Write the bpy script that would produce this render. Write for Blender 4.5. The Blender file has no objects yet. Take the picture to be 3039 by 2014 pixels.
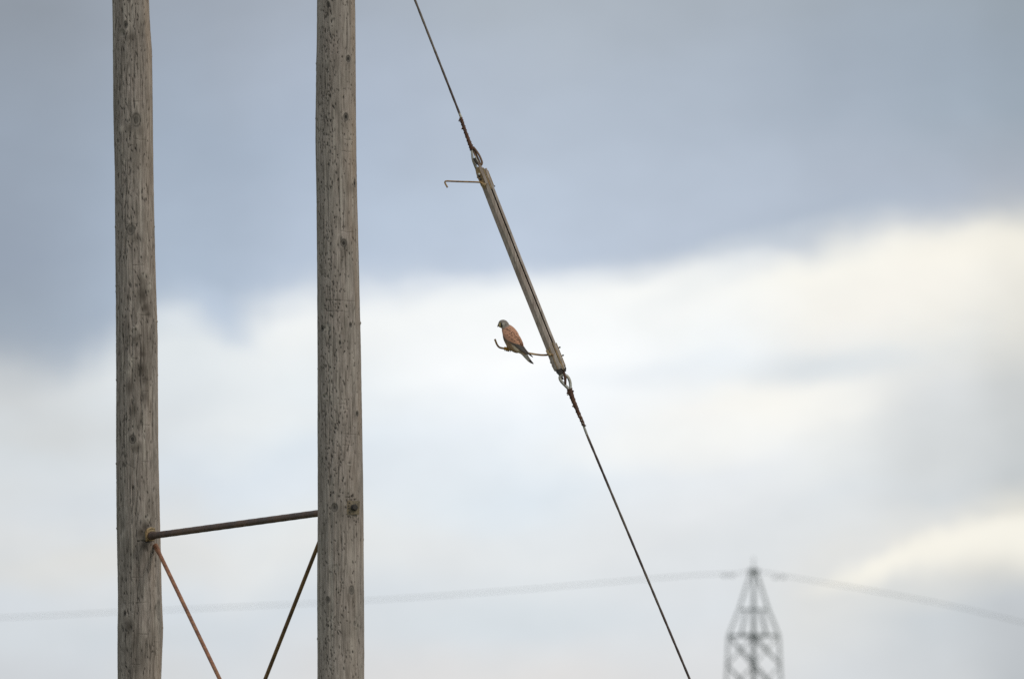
import bpy, bmesh, math, random
import numpy as np
from mathutils import Vector, Matrix, Quaternion

R = math.radians
rng = np.random.default_rng(7)
random.seed(7)
scene = bpy.context.scene
COL = scene.collection

# ------------------------------------------------------------------ camera
PITCH = R(3.4)
SENSOR, FOCAL = 22.5, 400.0
K = SENSOR / FOCAL / 3039.0            # radians per photo pixel
CAM_Z = 1.6
D = 100.0                              # distance of the near pole, the guy wire and the bird
cam_data = bpy.data.cameras.new("camera")
cam_data.sensor_width = SENSOR
cam_data.lens = FOCAL
cam_data.clip_start = 0.5
cam_data.clip_end = 20000
cam_data.dof.use_dof = True
cam_data.dof.focus_distance = D * 1.002
cam_data.dof.aperture_fstop = 7.1
cam_data.dof.aperture_blades = 0
cam = bpy.data.objects.new("camera", cam_data)
COL.objects.link(cam)
cam.location = (0, 0, CAM_Z)
cam.rotation_euler = (math.pi / 2 + PITCH, 0, 0)
scene.camera = cam

# ------------------------------------------------------------------ light and exposure
SUN_EL, SUN_AZ = R(34), R(128)          # azimuth clockwise from +Y: from the right, behind the camera
sun_data = bpy.data.lights.new("sun", 'SUN')
sun_data.energy = 1.15
sun_data.angle = R(16)
sun_data.color = (1.0, 0.945, 0.87)
sun = bpy.data.objects.new("sun", sun_data)
COL.objects.link(sun)
sdir = Vector((math.sin(SUN_AZ) * math.cos(SUN_EL), math.cos(SUN_AZ) * math.cos(SUN_EL), math.sin(SUN_EL)))
sun.rotation_euler = sdir.to_track_quat('Z', 'Y').to_euler()
sun.location = (20, -20, 40)

scene.view_settings.view_transform = 'Standard'
scene.view_settings.look = 'None'
scene.view_settings.exposure = 0.0
scene.view_settings.gamma = 1.0
scene.view_settings.use_curve_mapping = False
scene.cycles.use_denoising = False
scene.cycles.use_adaptive_sampling = False
scene.cycles.max_bounces = 6


def lin(c):
    """sRGB 0-255 -> linear"""
    out = []
    for v in c:
        v = v / 255.0
        out.append(v / 12.92 if v <= 0.04045 else ((v + 0.055) / 1.055) ** 2.4)
    return out


# ------------------------------------------------------------------ node helper
class NT:
    def __init__(self, tree):
        self.t = tree
        self.n = tree.nodes
        self.l = tree.links

    def new(self, kind, **kw):
        nd = self.n.new(kind)
        for k, v in kw.items():
            setattr(nd, k, v)
        return nd

    def put(self, sock, v):
        if v is None:
            return
        if isinstance(v, bpy.types.NodeSocket):
            self.l.new(v, sock)
        else:
            sock.default_value = v

    def math(self, op, a, b=None, c=None, clamp=False):
        nd = self.new('ShaderNodeMath', operation=op, use_clamp=clamp)
        self.put(nd.inputs[0], a)
        self.put(nd.inputs[1], b)
        self.put(nd.inputs[2], c)
        return nd.outputs[0]

    def noise(self, vec, scale, detail=3.0, rough=0.55, dist=0.0):
        nd = self.new('ShaderNodeTexNoise')
        self.put(nd.inputs['Vector'], vec)
        nd.inputs['Scale'].default_value = scale
        nd.inputs['Detail'].default_value = detail
        nd.inputs['Roughness'].default_value = rough
        nd.inputs['Distortion'].default_value = dist
        return nd.outputs['Fac']

    def ramp(self, fac, stops, interp='LINEAR'):
        nd = self.new('ShaderNodeValToRGB')
        cr = nd.color_ramp
        cr.interpolation = interp
        stops = sorted(stops, key=lambda s: s[0])
        while len(cr.elements) < len(stops):
            cr.elements.new(0.5)
        for e, (p, c) in zip(cr.elements, stops):
            e.position = p
        for e, (p, c) in zip(cr.elements, stops):
            e.position = p
            e.color = (c[0], c[1], c[2], 1) if hasattr(c, '__len__') else (c, c, c, 1)
        self.put(nd.inputs[0], fac)
        return nd.outputs[0]

    def mix(self, fac, a, b, blend='MIX'):
        nd = self.new('ShaderNodeMix', data_type='RGBA', blend_type=blend)
        self.put(nd.inputs[0], fac)
        for s, v in ((nd.inputs[6], a), (nd.inputs[7], b)):
            if isinstance(v, bpy.types.NodeSocket):
                self.l.new(v, s)
            else:
                s.default_value = (v[0], v[1], v[2], 1)
        return nd.outputs[2]

    def maprange(self, v, a, b, c=0.0, d=1.0, smooth=False):
        nd = self.new('ShaderNodeMapRange')
        nd.interpolation_type = 'SMOOTHSTEP' if smooth else 'LINEAR'
        self.put(nd.inputs[0], v)
        for i, x in zip((1, 2, 3, 4), (a, b, c, d)):
            nd.inputs[i].default_value = x
        return nd.outputs[0]


# ------------------------------------------------------------------ sky: physical sky under a broken cloud layer
world = bpy.data.worlds.new("World")
scene.world = world
world.use_nodes = True
W = NT(world.node_tree)
W.n.clear()
tc = W.new('ShaderNodeTexCoord')
DIR = tc.outputs['Generated']
sky = W.new('ShaderNodeTexSky', sky_type='NISHITA')
sky.sun_disc = False
sky.sun_elevation = SUN_EL
sky.sun_rotation = SUN_AZ
sky.altitude = 50
sky.air_density = 1.0
sky.dust_density = 1.5
sep = W.new('ShaderNodeSeparateXYZ')
W.put(sep.inputs[0], DIR)
dy = W.math('MAXIMUM', sep.outputs[1], 0.02)
az = W.math('DIVIDE', sep.outputs[0], dy)
el = W.math('DIVIDE', sep.outputs[2], dy)
# far cloud bank to the north, in thousandths of a photo pixel's angle (1 unit = 1.06 degrees)
sx = W.math('MULTIPLY_ADD', az, 1 / (K * 1000), 1.5195)
elk = 1 / (K * 1000) * math.cos(PITCH) ** 2
sy = W.math('MULTIPLY_ADD', el, -elk, 1.007 + math.tan(PITCH) * elk)
comb = W.new('ShaderNodeCombineXYZ')
W.put(comb.inputs[0], sx)
W.put(comb.inputs[1], W.math('MULTIPLY', sy, 1.6))
P2 = comb.outputs[0]
comb2 = W.new('ShaderNodeCombineXYZ')
W.put(comb2.inputs[0], W.math('ADD', sx, 17.3))
W.put(comb2.inputs[1], W.math('MULTIPLY', sy, 1.4))
n1 = W.noise(P2, 2.2, 4, 0.5)
n2 = W.noise(comb2.outputs[0], 1.4, 3, 0.5)
n3 = W.noise(comb2.outputs[0], 6.0, 3, 0.5)
wy = W.math('ADD', sy, W.math('MULTIPLY', W.math('SUBTRACT', n1, 0.5), 0.16))
wy = W.math('ADD', wy, W.math('MULTIPLY', W.math('SUBTRACT', n3, 0.5), 0.035))
wx = W.math('ADD', sx, W.math('MULTIPLY', W.math('SUBTRACT', n2, 0.5), 0.30))
Q = 3039 / 2366.0
EDGE = [(-600, 860), (0, 836), (90, 846), (150, 842), (210, 812), (280, 768), (350, 722), (410, 712), (450, 722), (490, 738),
        (526, 752), (560, 742), (600, 718), (660, 686), (724, 664), (850, 650), (1000, 644), (1200, 638), (1500, 614),
        (1650, 606), (1760, 598), (1850, 578), (1960, 548), (2080, 532), (2366, 500), (3000, 460)]
# edge height as a ramp over x in photo units (-600..3000)/3600
xe = W.maprange(sx, -0.6 * Q, 3.0 * Q)
edge = W.ramp(xe, [((a + 600) / 3600.0, b / 1000.0) for a, b in EDGE], 'EASE')
edge_s = W.math('MULTIPLY', edge, Q)
t = W.math('SUBTRACT', wy, edge_s)


def edge_at(x):
    xs = [a for a, b in EDGE]
    return float(np.interp(x, xs, [b for a, b in EDGE]))


T0, T1 = -1.4, 1.8
COLS = [
    (0, [(0, (141, 150, 162)), (300, (148, 160, 176)), (600, (146, 158, 175)), (770, (152, 164, 179)),
         'E', (900, (207, 211, 213)), (1050, (214, 221, 226)), (1200, (219, 221, 221)), (1400, (214, 220, 225)), (1568, (206, 210, 214))]),
    (430, [(0, (152, 162, 176)), (300, (158, 172, 190)), (640, (168, 183, 202)),
           'E', (810, (226, 232, 235)), (950, (222, 228, 232)), (1100, (218, 226, 233)), (1250, (226, 228, 228)), (1400, (213, 220, 226)), (1568, (214, 217, 219))]),
    (700, [(0, (160, 170, 184)), (300, (166, 180, 199)), (600, (180, 194, 213)),
           'E', (760, (240, 243, 243)), (900, (234, 240, 243)), (1050, (222, 231, 238)), (1250, (230, 233, 233)), (1400, (214, 221, 227)), (1568, (218, 219, 220))]),
    (1200, [(0, (168, 178, 190)), (300, (176, 188, 204)), (560, (186, 199, 217)),
            'E', (700, (248, 251, 251)), (850, (252, 254, 255)), (1000, (240, 246, 251)), (1150, (224, 233, 240)), (1300, (228, 232, 234)), (1450, (217, 224, 229)), (1568, (224, 223, 222))]),
    (1650, [(0, (164, 174, 186)), (300, (172, 184, 200)), (530, (180, 192, 209)),
            'E', (660, (248, 249, 246)), (850, (242, 247, 250)), (950, (247, 247, 244)), (1100, (233, 237, 240)), (1250, (228, 231, 233)), (1400, (220, 225, 229)), (1568, (220, 221, 222))]),
    (1950, [(0, (158, 168, 179)), (250, (163, 175, 190)), (450, (174, 185, 201)),
            'E', (600, (249, 248, 240)), (760, (238, 240, 239)), (950, (238, 239, 236)), (1150, (224, 229, 232)), (1290, (226, 227, 225)), (1400, (222, 224, 223)), (1568, (214, 218, 221))]),
    (2180, [(0, (152, 163, 174)), (250, (157, 170, 184)), (430, (172, 182, 197)),
            'E', (600, (247, 244, 233)), (760, (232, 233, 229)), (900, (220, 223, 224)), (1150, (212, 217, 220)), (1230, (232, 230, 223)), (1330, (222, 223, 220)), (1420, (204, 210, 214)), (1568, (206, 210, 213))]),
    (2366, [(0, (145, 156, 166)), (250, (150, 163, 176)), (410, (168, 177, 190)),
            'E', (560, (240, 237, 226)), (720, (226, 225, 218)), (880, (203, 206, 206)), (1100, (196, 201, 203)), (1195, (226, 224, 215)), (1290, (214, 214, 209)), (1380, (196, 201, 205)), (1568, (188, 193, 197))]),
]
cols = []
SOFT = {0: (0.13, 0.10), 430: (0.11, 0.10), 700: (0.085, 0.09), 1200: (0.055, 0.085), 1650: (0.06, 0.08), 1950: (0.09, 0.075), 2180: (0.11, 0.08), 2366: (0.12, 0.09)}
for x, stops in COLS:
    e = edge_at(x)
    lst = []
    k = stops.index('E')
    dk = lambda c: lin((c[0] + 5, c[1] + 4.5, c[2] + 3))
    up_, dn_ = SOFT[x]
    below, above = stops[:k], stops[k + 1:]
    for y, c in below:
        tt_ = (y - e) * Q / 1000
        if tt_ < -up_ - 0.02:
            lst.append((tt_, dk(c)))
    a, b = dk(below[-1][1]), lin(above[0][1])
    for f, p in ((-1, 0.0), (-0.6, 0.07), (-0.25, 0.25), (0.0, 0.46), (0.35, 0.72), (0.7, 0.90), (1.0, 1.0)):
        lst.append((f * (up_ if f < 0 else dn_), [(1 - p) * u_ + p * v_ for u_, v_ in zip(a, b)]))
    for y, c in above[0:]:
        tt_ = (y - e) * Q / 1000
        if tt_ > dn_ + 0.02:
            lst.append((tt_, lin(c)))
    lst = [((p - T0) / (T1 - T0), c) for p, c in lst]
    cols.append((x * Q / 1000, W.ramp(W.maprange(t, T0, T1), lst, 'LINEAR')))
cur = cols[0][1]
for (xa, _), (xb, cb) in zip(cols[:-1], cols[1:]):
    cur = W.mix(W.maprange(wx, xa, xb, smooth=True), cur, cb)
# separate billows and grey shelves inside the bank


def blob(cur, cx_, cy_, rx, ry, rot, c, amt):
    mp_ = W.new('ShaderNodeMapping')
    mp_.vector_type = 'TEXTURE'
    mp_.inputs['Location'].default_value = (cx_, cy_, 0)
    mp_.inputs['Rotation'].default_value = (0, 0, R(rot))
    mp_.inputs['Scale'].default_value = (rx, ry, 1)
    W.put(mp_.inputs['Vector'], PW)
    ln = W.new('ShaderNodeVectorMath', operation='LENGTH')
    W.put(ln.inputs[0], mp_.outputs[0])
    return W.mix(W.maprange(ln.outputs['Value'], 0.0, 1.0, amt, 0.0, True), cur, lin(c))


cw = W.new('ShaderNodeCombineXYZ')
W.put(cw.inputs[0], W.math('ADD', sx, W.math('MULTIPLY', W.math('SUBTRACT', n2, 0.5), 0.22)))
W.put(cw.inputs[1], wy)
PW = cw.outputs[0]
for args in [(2.66, 0.87, 0.56, 0.21, -8, (248, 245, 237), 0.75), (2.31, 1.19, 0.42, 0.13, -8, (250, 249, 243), 0.85), (1.95, 1.31, 0.55, 0.11, -6, (246, 247, 244), 0.6),
             (2.46, 1.075, 0.45, 0.085, -8, (216, 223, 228), 0.75), (1.95, 1.10, 0.5, 0.07, -6, (232, 238, 243), 0.5), (2.80, 1.33, 0.42, 0.22, -20, (213, 217, 218), 0.7), (2.15, 1.62, 0.5, 0.13, -14, (218, 223, 226), 0.5),
             (0.95, 1.42, 0.5, 0.13, -4, (222, 230, 238), 0.6), (0.80, 1.25, 0.45, 0.10, -6, (233, 237, 238), 0.6), (0.15, 1.30, 0.5, 0.13, -4, (207, 209, 208), 0.5), (0.18, 1.50, 0.5, 0.10, -4, (213, 220, 226), 0.6),
             (0.25, 1.68, 0.6, 0.10, -3, (222, 222, 218), 0.7), (1.2, 1.62, 0.6, 0.09, -3, (228, 230, 230), 0.5), (0.35, 1.88, 0.8, 0.09, -3, (210, 217, 222), 0.6), (1.45, 1.84, 0.7, 0.08, -3, (214, 222, 227), 0.55),
             (0.6, 0.55, 0.5, 0.22, -12, (166, 179, 196), 0.3), (1.9, 0.35, 0.8, 0.2, -10, (178, 190, 205), 0.35), (2.5, 0.62, 0.55, 0.11, -10, (174, 187, 202), 0.35), (1.35, 0.62, 0.6, 0.14, -6, (186, 200, 217), 0.4), (1.1, 0.25, 0.8, 0.3, 5, (180, 191, 208), 0.35), (0.635, 0.945, 0.20, 0.085, 42, (184, 199, 218), 0.6), (0.53, 0.965, 0.14, 0.07, 20, (224, 231, 236), 0.5),
             (2.75, 0.15, 0.9, 0.35, 0, (160, 173, 189), 0.45), (2.2, 0.73, 0.5, 0.06, -14, (205, 213, 221), 0.5), (1.35, 0.83, 0.5, 0.035, -3, (214, 222, 232), 0.4), (2.05, 0.86, 0.35, 0.07, -25, (236, 240, 241), 0.5)]:
    cur = blob(cur, *args)
# cream cloud with a slanting top, low on the right
E2 = [(2.20, 1.80), (2.398, 1.718), (2.54, 1.664), (2.60, 1.640), (2.67, 1.600), (2.735, 1.572), (2.80, 1.553), (2.896, 1.533), (3.039, 1.518), (3.6, 1.47)]
e2 = W.math('MULTIPLY', W.ramp(W.maprange(sx, 2.2, 3.6), [((a_ - 2.2) / 1.4, b_ / 2.0) for a_, b_ in E2], 'EASE'), 2.0)
wy2 = W.math('ADD', sy, W.math('MULTIPLY', W.math('SUBTRACT', n3, 0.5), 0.05))
t2 = W.math('SUBTRACT', wy2, e2)
up2 = W.maprange(t2, -0.02, 0.045, 0, 1, True)
th2 = W.maprange(sx, 2.3, 3.05, 0.05, 0.20)
dn2 = W.maprange(W.math('DIVIDE', t2, th2), 0.35, 1.15, 1, 0, True)
m2 = W.math('MULTIPLY', W.math('MULTIPLY', up2, dn2), W.maprange(sx, 2.3, 2.62, 0.0, 0.92, True))
cur = W.mix(m2, cur, lin((248, 245, 234)))
# soft mottling inside the cloud
mot = W.noise(P2, 3.1, 5, 0.55)
cur = W.mix(1.0, cur, W.ramp(mot, [(0.25, 0.965), (0.75, 1.03)]), 'MULTIPLY')
# rest of the overcast sky, all round
gen = W.noise(DIR, 2.6, 6, 0.6)
gcol = W.ramp(gen, [(0.35, lin((160, 172, 190))), (0.5, lin((205, 214, 222))), (0.66, lin((246, 247, 245)))])
# near the bank the two layers melt into each other
far = W.math('MAXIMUM', W.math('ABSOLUTE', W.math('SUBTRACT', sx, 1.52)), W.math('ABSOLUTE', W.math('SUBTRACT', sy, 1.0)))
front = W.math('MULTIPLY', W.maprange(far, 2.6, 7.0, 1.0, 0.0, True), W.math('GREATER_THAN', sep.outputs[1], 0.03))
cloud = W.mix(front, gcol, cur)
cloud10 = W.mix(1.0, cloud, (10, 10, 10), 'MULTIPLY')
# thin gaps in the overcast show the blue sky behind, away from the bank
gap = W.math('MULTIPLY', W.maprange(W.noise(DIR, 1.7, 4, 0.5), 0.58, 0.72, 0.0, 0.7, True), W.math('SUBTRACT', 1.0, front))
skyc = W.mix(gap, cloud10, sky.outputs[0])
bg = W.new('ShaderNodeBackground')
W.put(bg.inputs[0], skyc)
bg.inputs[1].default_value = 0.1
wo = W.new('ShaderNodeOutputWorld')
W.l.new(bg.outputs[0], wo.inputs[0])
world.cycles.sampling_method = 'MANUAL'
world.cycles.sample_map_resolution = 1024


# ------------------------------------------------------------------ geometry helpers
def px_to(px, py, Y):
    """a measured direction of the photo met with the upright plane Y"""
    v = Vector(((px - 1519.5) * K, (1007 - py) * K, -1.0))
    v = cam.rotation_euler.to_matrix() @ v
    s = Y / v.y
    return Vector((v.x * s, Y, CAM_Z + v.z * s))


def z_at(py, Y):
    return px_to(1519.5, py, Y).z


def py_of(z, Y):
    return 1007 - math.tan(math.atan2(z - CAM_Z, Y) - PITCH) / K


PX = K * D                              # metres per photo pixel at D


def G(px, py, dep=0.0):
    """point at the distance of the bird; dep in metres towards the camera"""
    p = px_to(px, py, D)
    p.y -= dep
    return p


class MB:
    def __init__(self):
        self.v, self.f = [], []

    def add(self, vs, fs):
        o = len(self.v)
        self.v += [Vector(x) for x in vs]
        self.f += [tuple(i + o for i in f) for f in fs]

    def tube(self, pts, rad, seg=12, caps=True, lobes=0, lobe_amp=0.0, twist=0.0, flat=1.0, ref=None):
        pts = [Vector(p) for p in pts]
        n = len(pts)
        if not hasattr(rad, '__len__'):
            rad = [rad] * n
        tang = []
        for i in range(n):
            a = pts[max(0, i - 1)]
            b = pts[min(n - 1, i + 1)]
            tang.append((b - a).normalized())
        ref = Vector(ref) if ref is not None else (Vector((0, 1, 0)) if abs(tang[0].y) < 0.9 else Vector((1, 0, 0)))
        u = (ref - tang[0] * ref.dot(tang[0])).normalized()
        vs, fs = [], []
        acc = 0.0
        for i in range(n):
            if i:
                q = tang[i - 1].rotation_difference(tang[i])
                u = q @ u
                u = (u - tang[i] * u.dot(tang[i])).normalized()
                acc += (pts[i] - pts[i - 1]).length
            w = tang[i].cross(u)
            for k in range(seg):
                a = 2 * math.pi * k / seg
                r = rad[i] * (1 + lobe_amp * math.cos(lobes * a + twist * acc)) if lobes else rad[i]
                vs.append(pts[i] + u * (math.cos(a) * r * flat) + w * (math.sin(a) * r))
        for i in range(n - 1):
            for k in range(seg):
                a, b = i * seg + k, i * seg + (k + 1) % seg
                fs.append((a, b, b + seg, a + seg))
        if caps:
            fs.append(tuple(range(seg))[::-1])
            fs.append(tuple(range((n - 1) * seg, n * seg)))
        self.add(vs, fs)

    def box(self, c, ex, ey, ez):
        """box from centre and three half-axis vectors"""
        c, ex, ey, ez = map(Vector, (c, ex, ey, ez))
        vs = [c + ex * a + ey * b + ez * d for a in (-1, 1) for b in (-1, 1) for d in (-1, 1)]
        fs = [(0, 1, 3, 2), (4, 6, 7, 5), (0, 4, 5, 1), (2, 3, 7, 6), (0, 2, 6, 4), (1, 5, 7, 3)]
        self.add(vs, fs)

    def ball(self, c, rx, ry=None, rz=None, seg=16, rings=10, M=None):
        ry = ry or rx
        rz = rz or rx
        c = Vector(c)
        vs, fs = [], []
        for i in range(1, rings):
            a = math.pi * i / rings
            for k in range(seg):
                b = 2 * math.pi * k / seg
                p = Vector((rx * math.sin(a) * math.cos(b), ry * math.sin(a) * math.sin(b), rz * math.cos(a)))
                vs.append(c + (M @ p if M else p))
        top = Vector((0, 0, rz))
        vs.append(c + (M @ top if M else top))
        vs.append(c - (M @ top if M else top))
        for i in range(rings - 2):
            for k in range(seg):
                a, b = i * seg + k, i * seg + (k + 1) % seg
                fs.append((a, a + seg, b + seg, b))
        T = (rings - 1) * seg
        for k in range(seg):
            fs.append((k, (k + 1) % seg, T))
            fs.append(((rings - 2) * seg + (k + 1) % seg, (rings - 2) * seg + k, T + 1))
        self.add(vs, fs)

    def prism(self, poly_fn, ts):
        """poly_fn(t) -> list of world points; loft along ts"""
        rings = [poly_fn(x) for x in ts]
        n = len(rings[0])
        vs = [p for r in rings for p in r]
        fs = []
        for i in range(len(rings) - 1):
            for k in range(n):
                a, b = i * n + k, i * n + (k + 1) % n
                fs.append((a, b, b + n, a + n))
        fs.append(tuple(range(n))[::-1])
        fs.append(tuple(range((len(rings) - 1) * n, len(rings) * n)))
        self.add(vs, fs)

    def build(self, name, mat, parent=None, smooth=False, bevel=0.0, auto=None):
        me = bpy.data.meshes.new(name)
        off = Vector((0, 0, 0))
        q = parent
        while q is not None:
            off += q.location
            q = q.parent
        me.from_pydata([tuple(p - off) for p in self.v], [], self.f)
        me.materials.append(mat)
        bm = bmesh.new()
        bm.from_mesh(me)
        bmesh.ops.recalc_face_normals(bm, faces=bm.faces)
        if bevel:
            es = [e for e in bm.edges if len(e.link_faces) == 2 and e.calc_face_angle(0) > 0.5]
            bmesh.ops.bevel(bm, geom=es, offset=bevel, segments=2, affect='EDGES', profile=0.6)
        bm.to_mesh(me)
        bm.free()
        if smooth:
            me.polygons.foreach_set('use_smooth', [True] * len(me.polygons))
        if auto:
            me.polygons.foreach_set('use_smooth', [True] * len(me.polygons))
            try:
                me.set_sharp_from_angle(angle=auto)
            except Exception:
                pass
        o = bpy.data.objects.new(name, me)
        COL.objects.link(o)
        if parent is not None:
            o.parent = parent
        return o


def thing(name, loc, label, cat, group=None):
    o = bpy.data.objects.new(name, None)
    o.empty_display_size = 0.2
    COL.objects.link(o)
    o.location = loc
    o.matrix_world = Matrix.Translation(Vector(loc))
    o['label'] = label
    o['category'] = cat
    if group:
        o['group'] = group
    return o


def tag(o, label=None, cat=None, group=None, kind=None):
    for k, v in (('label', label), ('category', cat), ('group', group), ('kind', kind)):
        if v:
            o[k] = v
    return o


def smooth_path(pts, n=8):
    """Catmull-Rom"""
    pts = [Vector(p) for p in pts]
    P = [pts[0] * 2 - pts[1]] + pts + [pts[-1] * 2 - pts[-2]]
    out = []
    for i in range(1, len(P) - 2):
        for k in range(n):
            t_ = k / n
            a, b, c, d = P[i - 1], P[i], P[i + 1], P[i + 2]
            out.append(0.5 * ((2 * b) + (c - a) * t_ + (2 * a - 5 * b + 4 * c - d) * t_ ** 2 + (3 * b - a - 3 * c + d) * t_ ** 3))
    out.append(pts[-1])
    return out


# ------------------------------------------------------------------ materials
def new_mat(name):
    m = bpy.data.materials.new(name)
    m.use_nodes = True
    N = NT(m.node_tree)
    b = N.n['Principled BSDF']
    return m, N, b


def bump(N, b, h, strength=0.4, dist=0.002):
    nd = N.new('ShaderNodeBump')
    nd.inputs['Strength'].default_value = strength
    nd.inputs['Distance'].default_value = dist
    N.put(nd.inputs['Height'], h)
    N.l.new(nd.outputs[0], b.inputs['Normal'])


def wood_material():
    m, N, b = new_mat("weathered_wood")
    tcn = N.new('ShaderNodeTexCoord')
    ob = tcn.outputs['Object']

    def attr(n):
        a = N.new('ShaderNodeAttribute')
        a.attribute_name = n
        return a.outputs['Fac']
    mp = N.new('ShaderNodeMapping')
    mp.inputs['Scale'].default_value = (1, 1, 0.035)
    N.put(mp.inputs['Vector'], ob)
    mp2 = N.new('ShaderNodeMapping')
    mp2.inputs['Scale'].default_value = (1, 1, 0.16)
    N.put(mp2.inputs['Vector'], ob)
    g1 = N.noise(mp.outputs[0], 170, 4, 0.65)
    g2 = N.noise(mp2.outputs[0], 60, 4, 0.6)
    g3 = N.noise(ob, 6.0, 4, 0.6)
    g4 = N.noise(ob, 210.0, 2, 0.6)
    base = N.ramp(g2, [(0.33, (0.132, 0.110, 0.092)), (0.5, (0.286, 0.241, 0.207)), (0.67, (0.436, 0.379, 0.332))])
    base = N.mix(N.maprange(g1, 0.35, 0.8), base, (0.372, 0.317, 0.273), 'MIX')
    base = N.mix(N.ramp(g1, [(0.33, 0.85), (0.50, 0.0)]), base, (0.095, 0.080, 0.062))
    base = N.mix(N.ramp(g3, [(0.35, 0.0), (0.7, 0.38)]), base, (0.17, 0.158, 0.132))
    base = N.mix(N.ramp(g4, [(0.35, 0.28), (0.6, 0.0)]), base, (0.13, 0.115, 0.095))
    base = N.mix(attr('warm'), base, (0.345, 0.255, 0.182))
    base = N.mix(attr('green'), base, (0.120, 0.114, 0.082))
    base = N.mix(attr('pale'), base, (0.47, 0.42, 0.355))
    base = N.mix(attr('stain'), base, (0.074, 0.061, 0.048))
    base = N.mix(attr('pit'), base, (0.016, 0.014, 0.012))
    N.put(b.inputs['Base Color'], base)
    b.inputs['Roughness'].default_value = 0.88
    b.inputs['Specular IOR Level'].default_value = 0.18
    h = N.math('ADD', N.math('MULTIPLY', g1, 1.0), N.math('MULTIPLY', g2, 0.6))
    bump(N, b, h, 0.75, 0.004)
    return m


def metal_mat(name, dark, mid, rust, rust_amt=0.5, metallic=0.25, rough=0.65, scale=60):
    m, N, b = new_mat(name)
    ob = N.new('ShaderNodeTexCoord').outputs['Object']
    a = N.noise(ob, scale, 5, 0.65)
    c = N.noise(ob, scale * 3.3, 4, 0.6)
    d = N.noise(ob, scale * 0.25, 3, 0.6)
    col = N.mix(N.maprange(a, 0.35, 0.65), dark, mid)
    col = N.mix(N.math('MULTIPLY', N.maprange(d, 0.42, 0.62, smooth=True), rust_amt), col, rust)
    col = N.mix(N.ramp(c, [(0.35, 0.5), (0.55, 0.0)]), col, tuple(x * 0.45 for x in dark))
    N.put(b.inputs['Base Color'], col)
    b.inputs['Metallic'].default_value = metallic
    N.put(b.inputs['Roughness'], N.maprange(a, 0.3, 0.7, rough - 0.12, rough + 0.15))
    bump(N, b, c, 0.5, 0.001)
    return m


M_WOOD = wood_material()
M_PIPE = metal_mat("rusted_pipe_steel", (0.052, 0.030, 0.021), (0.105, 0.064, 0.045), (0.155, 0.082, 0.042), 0.45, 0.0, 0.72, 18)
M_ROD = metal_mat("tie_rod_steel", (0.18, 0.070, 0.032), (0.34, 0.150, 0.075), (0.35, 0.19, 0.085), 0.6, 0.0, 0.7, 14)
M_RODD = metal_mat("dark_tie_rod_steel", (0.10, 0.062, 0.033), (0.23, 0.140, 0.070), (0.30, 0.175, 0.07), 0.35, 0.0, 0.72, 14)
M_YRUST = metal_mat("ochre_rusted_steel", (0.22, 0.155, 0.078), (0.44, 0.33, 0.17), (0.34, 0.18, 0.07), 0.45, 0.1, 0.7, 70)
M_RUST = metal_mat("deep_rusted_wire", (0.040, 0.018, 0.012), (0.10, 0.045, 0.025), (0.15, 0.062, 0.025), 0.5, 0.0, 0.8, 60)
M_WASH = metal_mat("tan_rusted_washer", (0.12, 0.095, 0.062), (0.25, 0.205, 0.135), (0.20, 0.12, 0.06), 0.4, 0.1, 0.75, 70)
M_WEB = metal_mat("dark_brown_web", (0.045, 0.036, 0.030), (0.085, 0.068, 0.055), (0.10, 0.07, 0.04), 0.3, 0.0, 0.85, 60)  # dark brown for the strip recessed between the two bars
M_EYE = metal_mat("orange_rusted_eye", (0.075, 0.034, 0.020), (0.17, 0.090, 0.050), (0.24, 0.15, 0.07), 0.5, 0.0, 0.75, 70)
M_STRAND = metal_mat("rusted_strand", (0.040, 0.025, 0.020), (0.095, 0.062, 0.048), (0.20, 0.165, 0.12), 0.6, 0.1, 0.65, 12)
M_GALV = metal_mat("dull_zinc", (0.26, 0.25, 0.21), (0.52, 0.52, 0.47), (0.34, 0.25, 0.12), 0.4, 0.3, 0.5, 60)
M_DARK = metal_mat("dark_iron", (0.016, 0.016, 0.015), (0.05, 0.046, 0.04), (0.08, 0.05, 0.03), 0.3, 0.2, 0.7, 60)
M_HORN = metal_mat("horn_rod_steel", (0.15, 0.078, 0.030), (0.34, 0.195, 0.080), (0.46, 0.31, 0.12), 0.5, 0.1, 0.6, 40)


def bar_mat():
    m, N, b = new_mat("weathered_insulator_bar")
    ob = N.new('ShaderNodeTexCoord').outputs['Object']
    mp = N.new('ShaderNodeMapping')
    # local frame follows the bar; stretch along its slope
    mp.vector_type = 'POINT'
    mp.inputs['Rotation'].default_value = (0, R(-21.5), 0)
    mp.inputs['Scale'].default_value = (1, 1, 0.07)
    N.put(mp.inputs['Vector'], ob)
    s = N.noise(mp.outputs[0], 120, 4, 0.6)
    d = N.noise(ob, 9, 4, 0.6)
    col = N.ramp(s, [(0.3, (0.20, 0.160, 0.132)), (0.5, (0.37, 0.305, 0.255)), (0.7, (0.50, 0.425, 0.36))])
    col = N.mix(N.ramp(d, [(0.4, 0.0), (0.65, 0.45)]), col, (0.16, 0.145, 0.105))
    e = N.noise(ob, 3.2, 3, 0.6)
    col = N.mix(N.ramp(e, [(0.45, 0.0), (0.62, 0.4)]), col, (0.25, 0.17, 0.13))
    N.put(b.inputs['Base Color'], col)
    b.inputs['Roughness'].default_value = 0.7
    bump(N, b, s, 0.4, 0.0015)
    return m


M_BAR = bar_mat()


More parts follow.
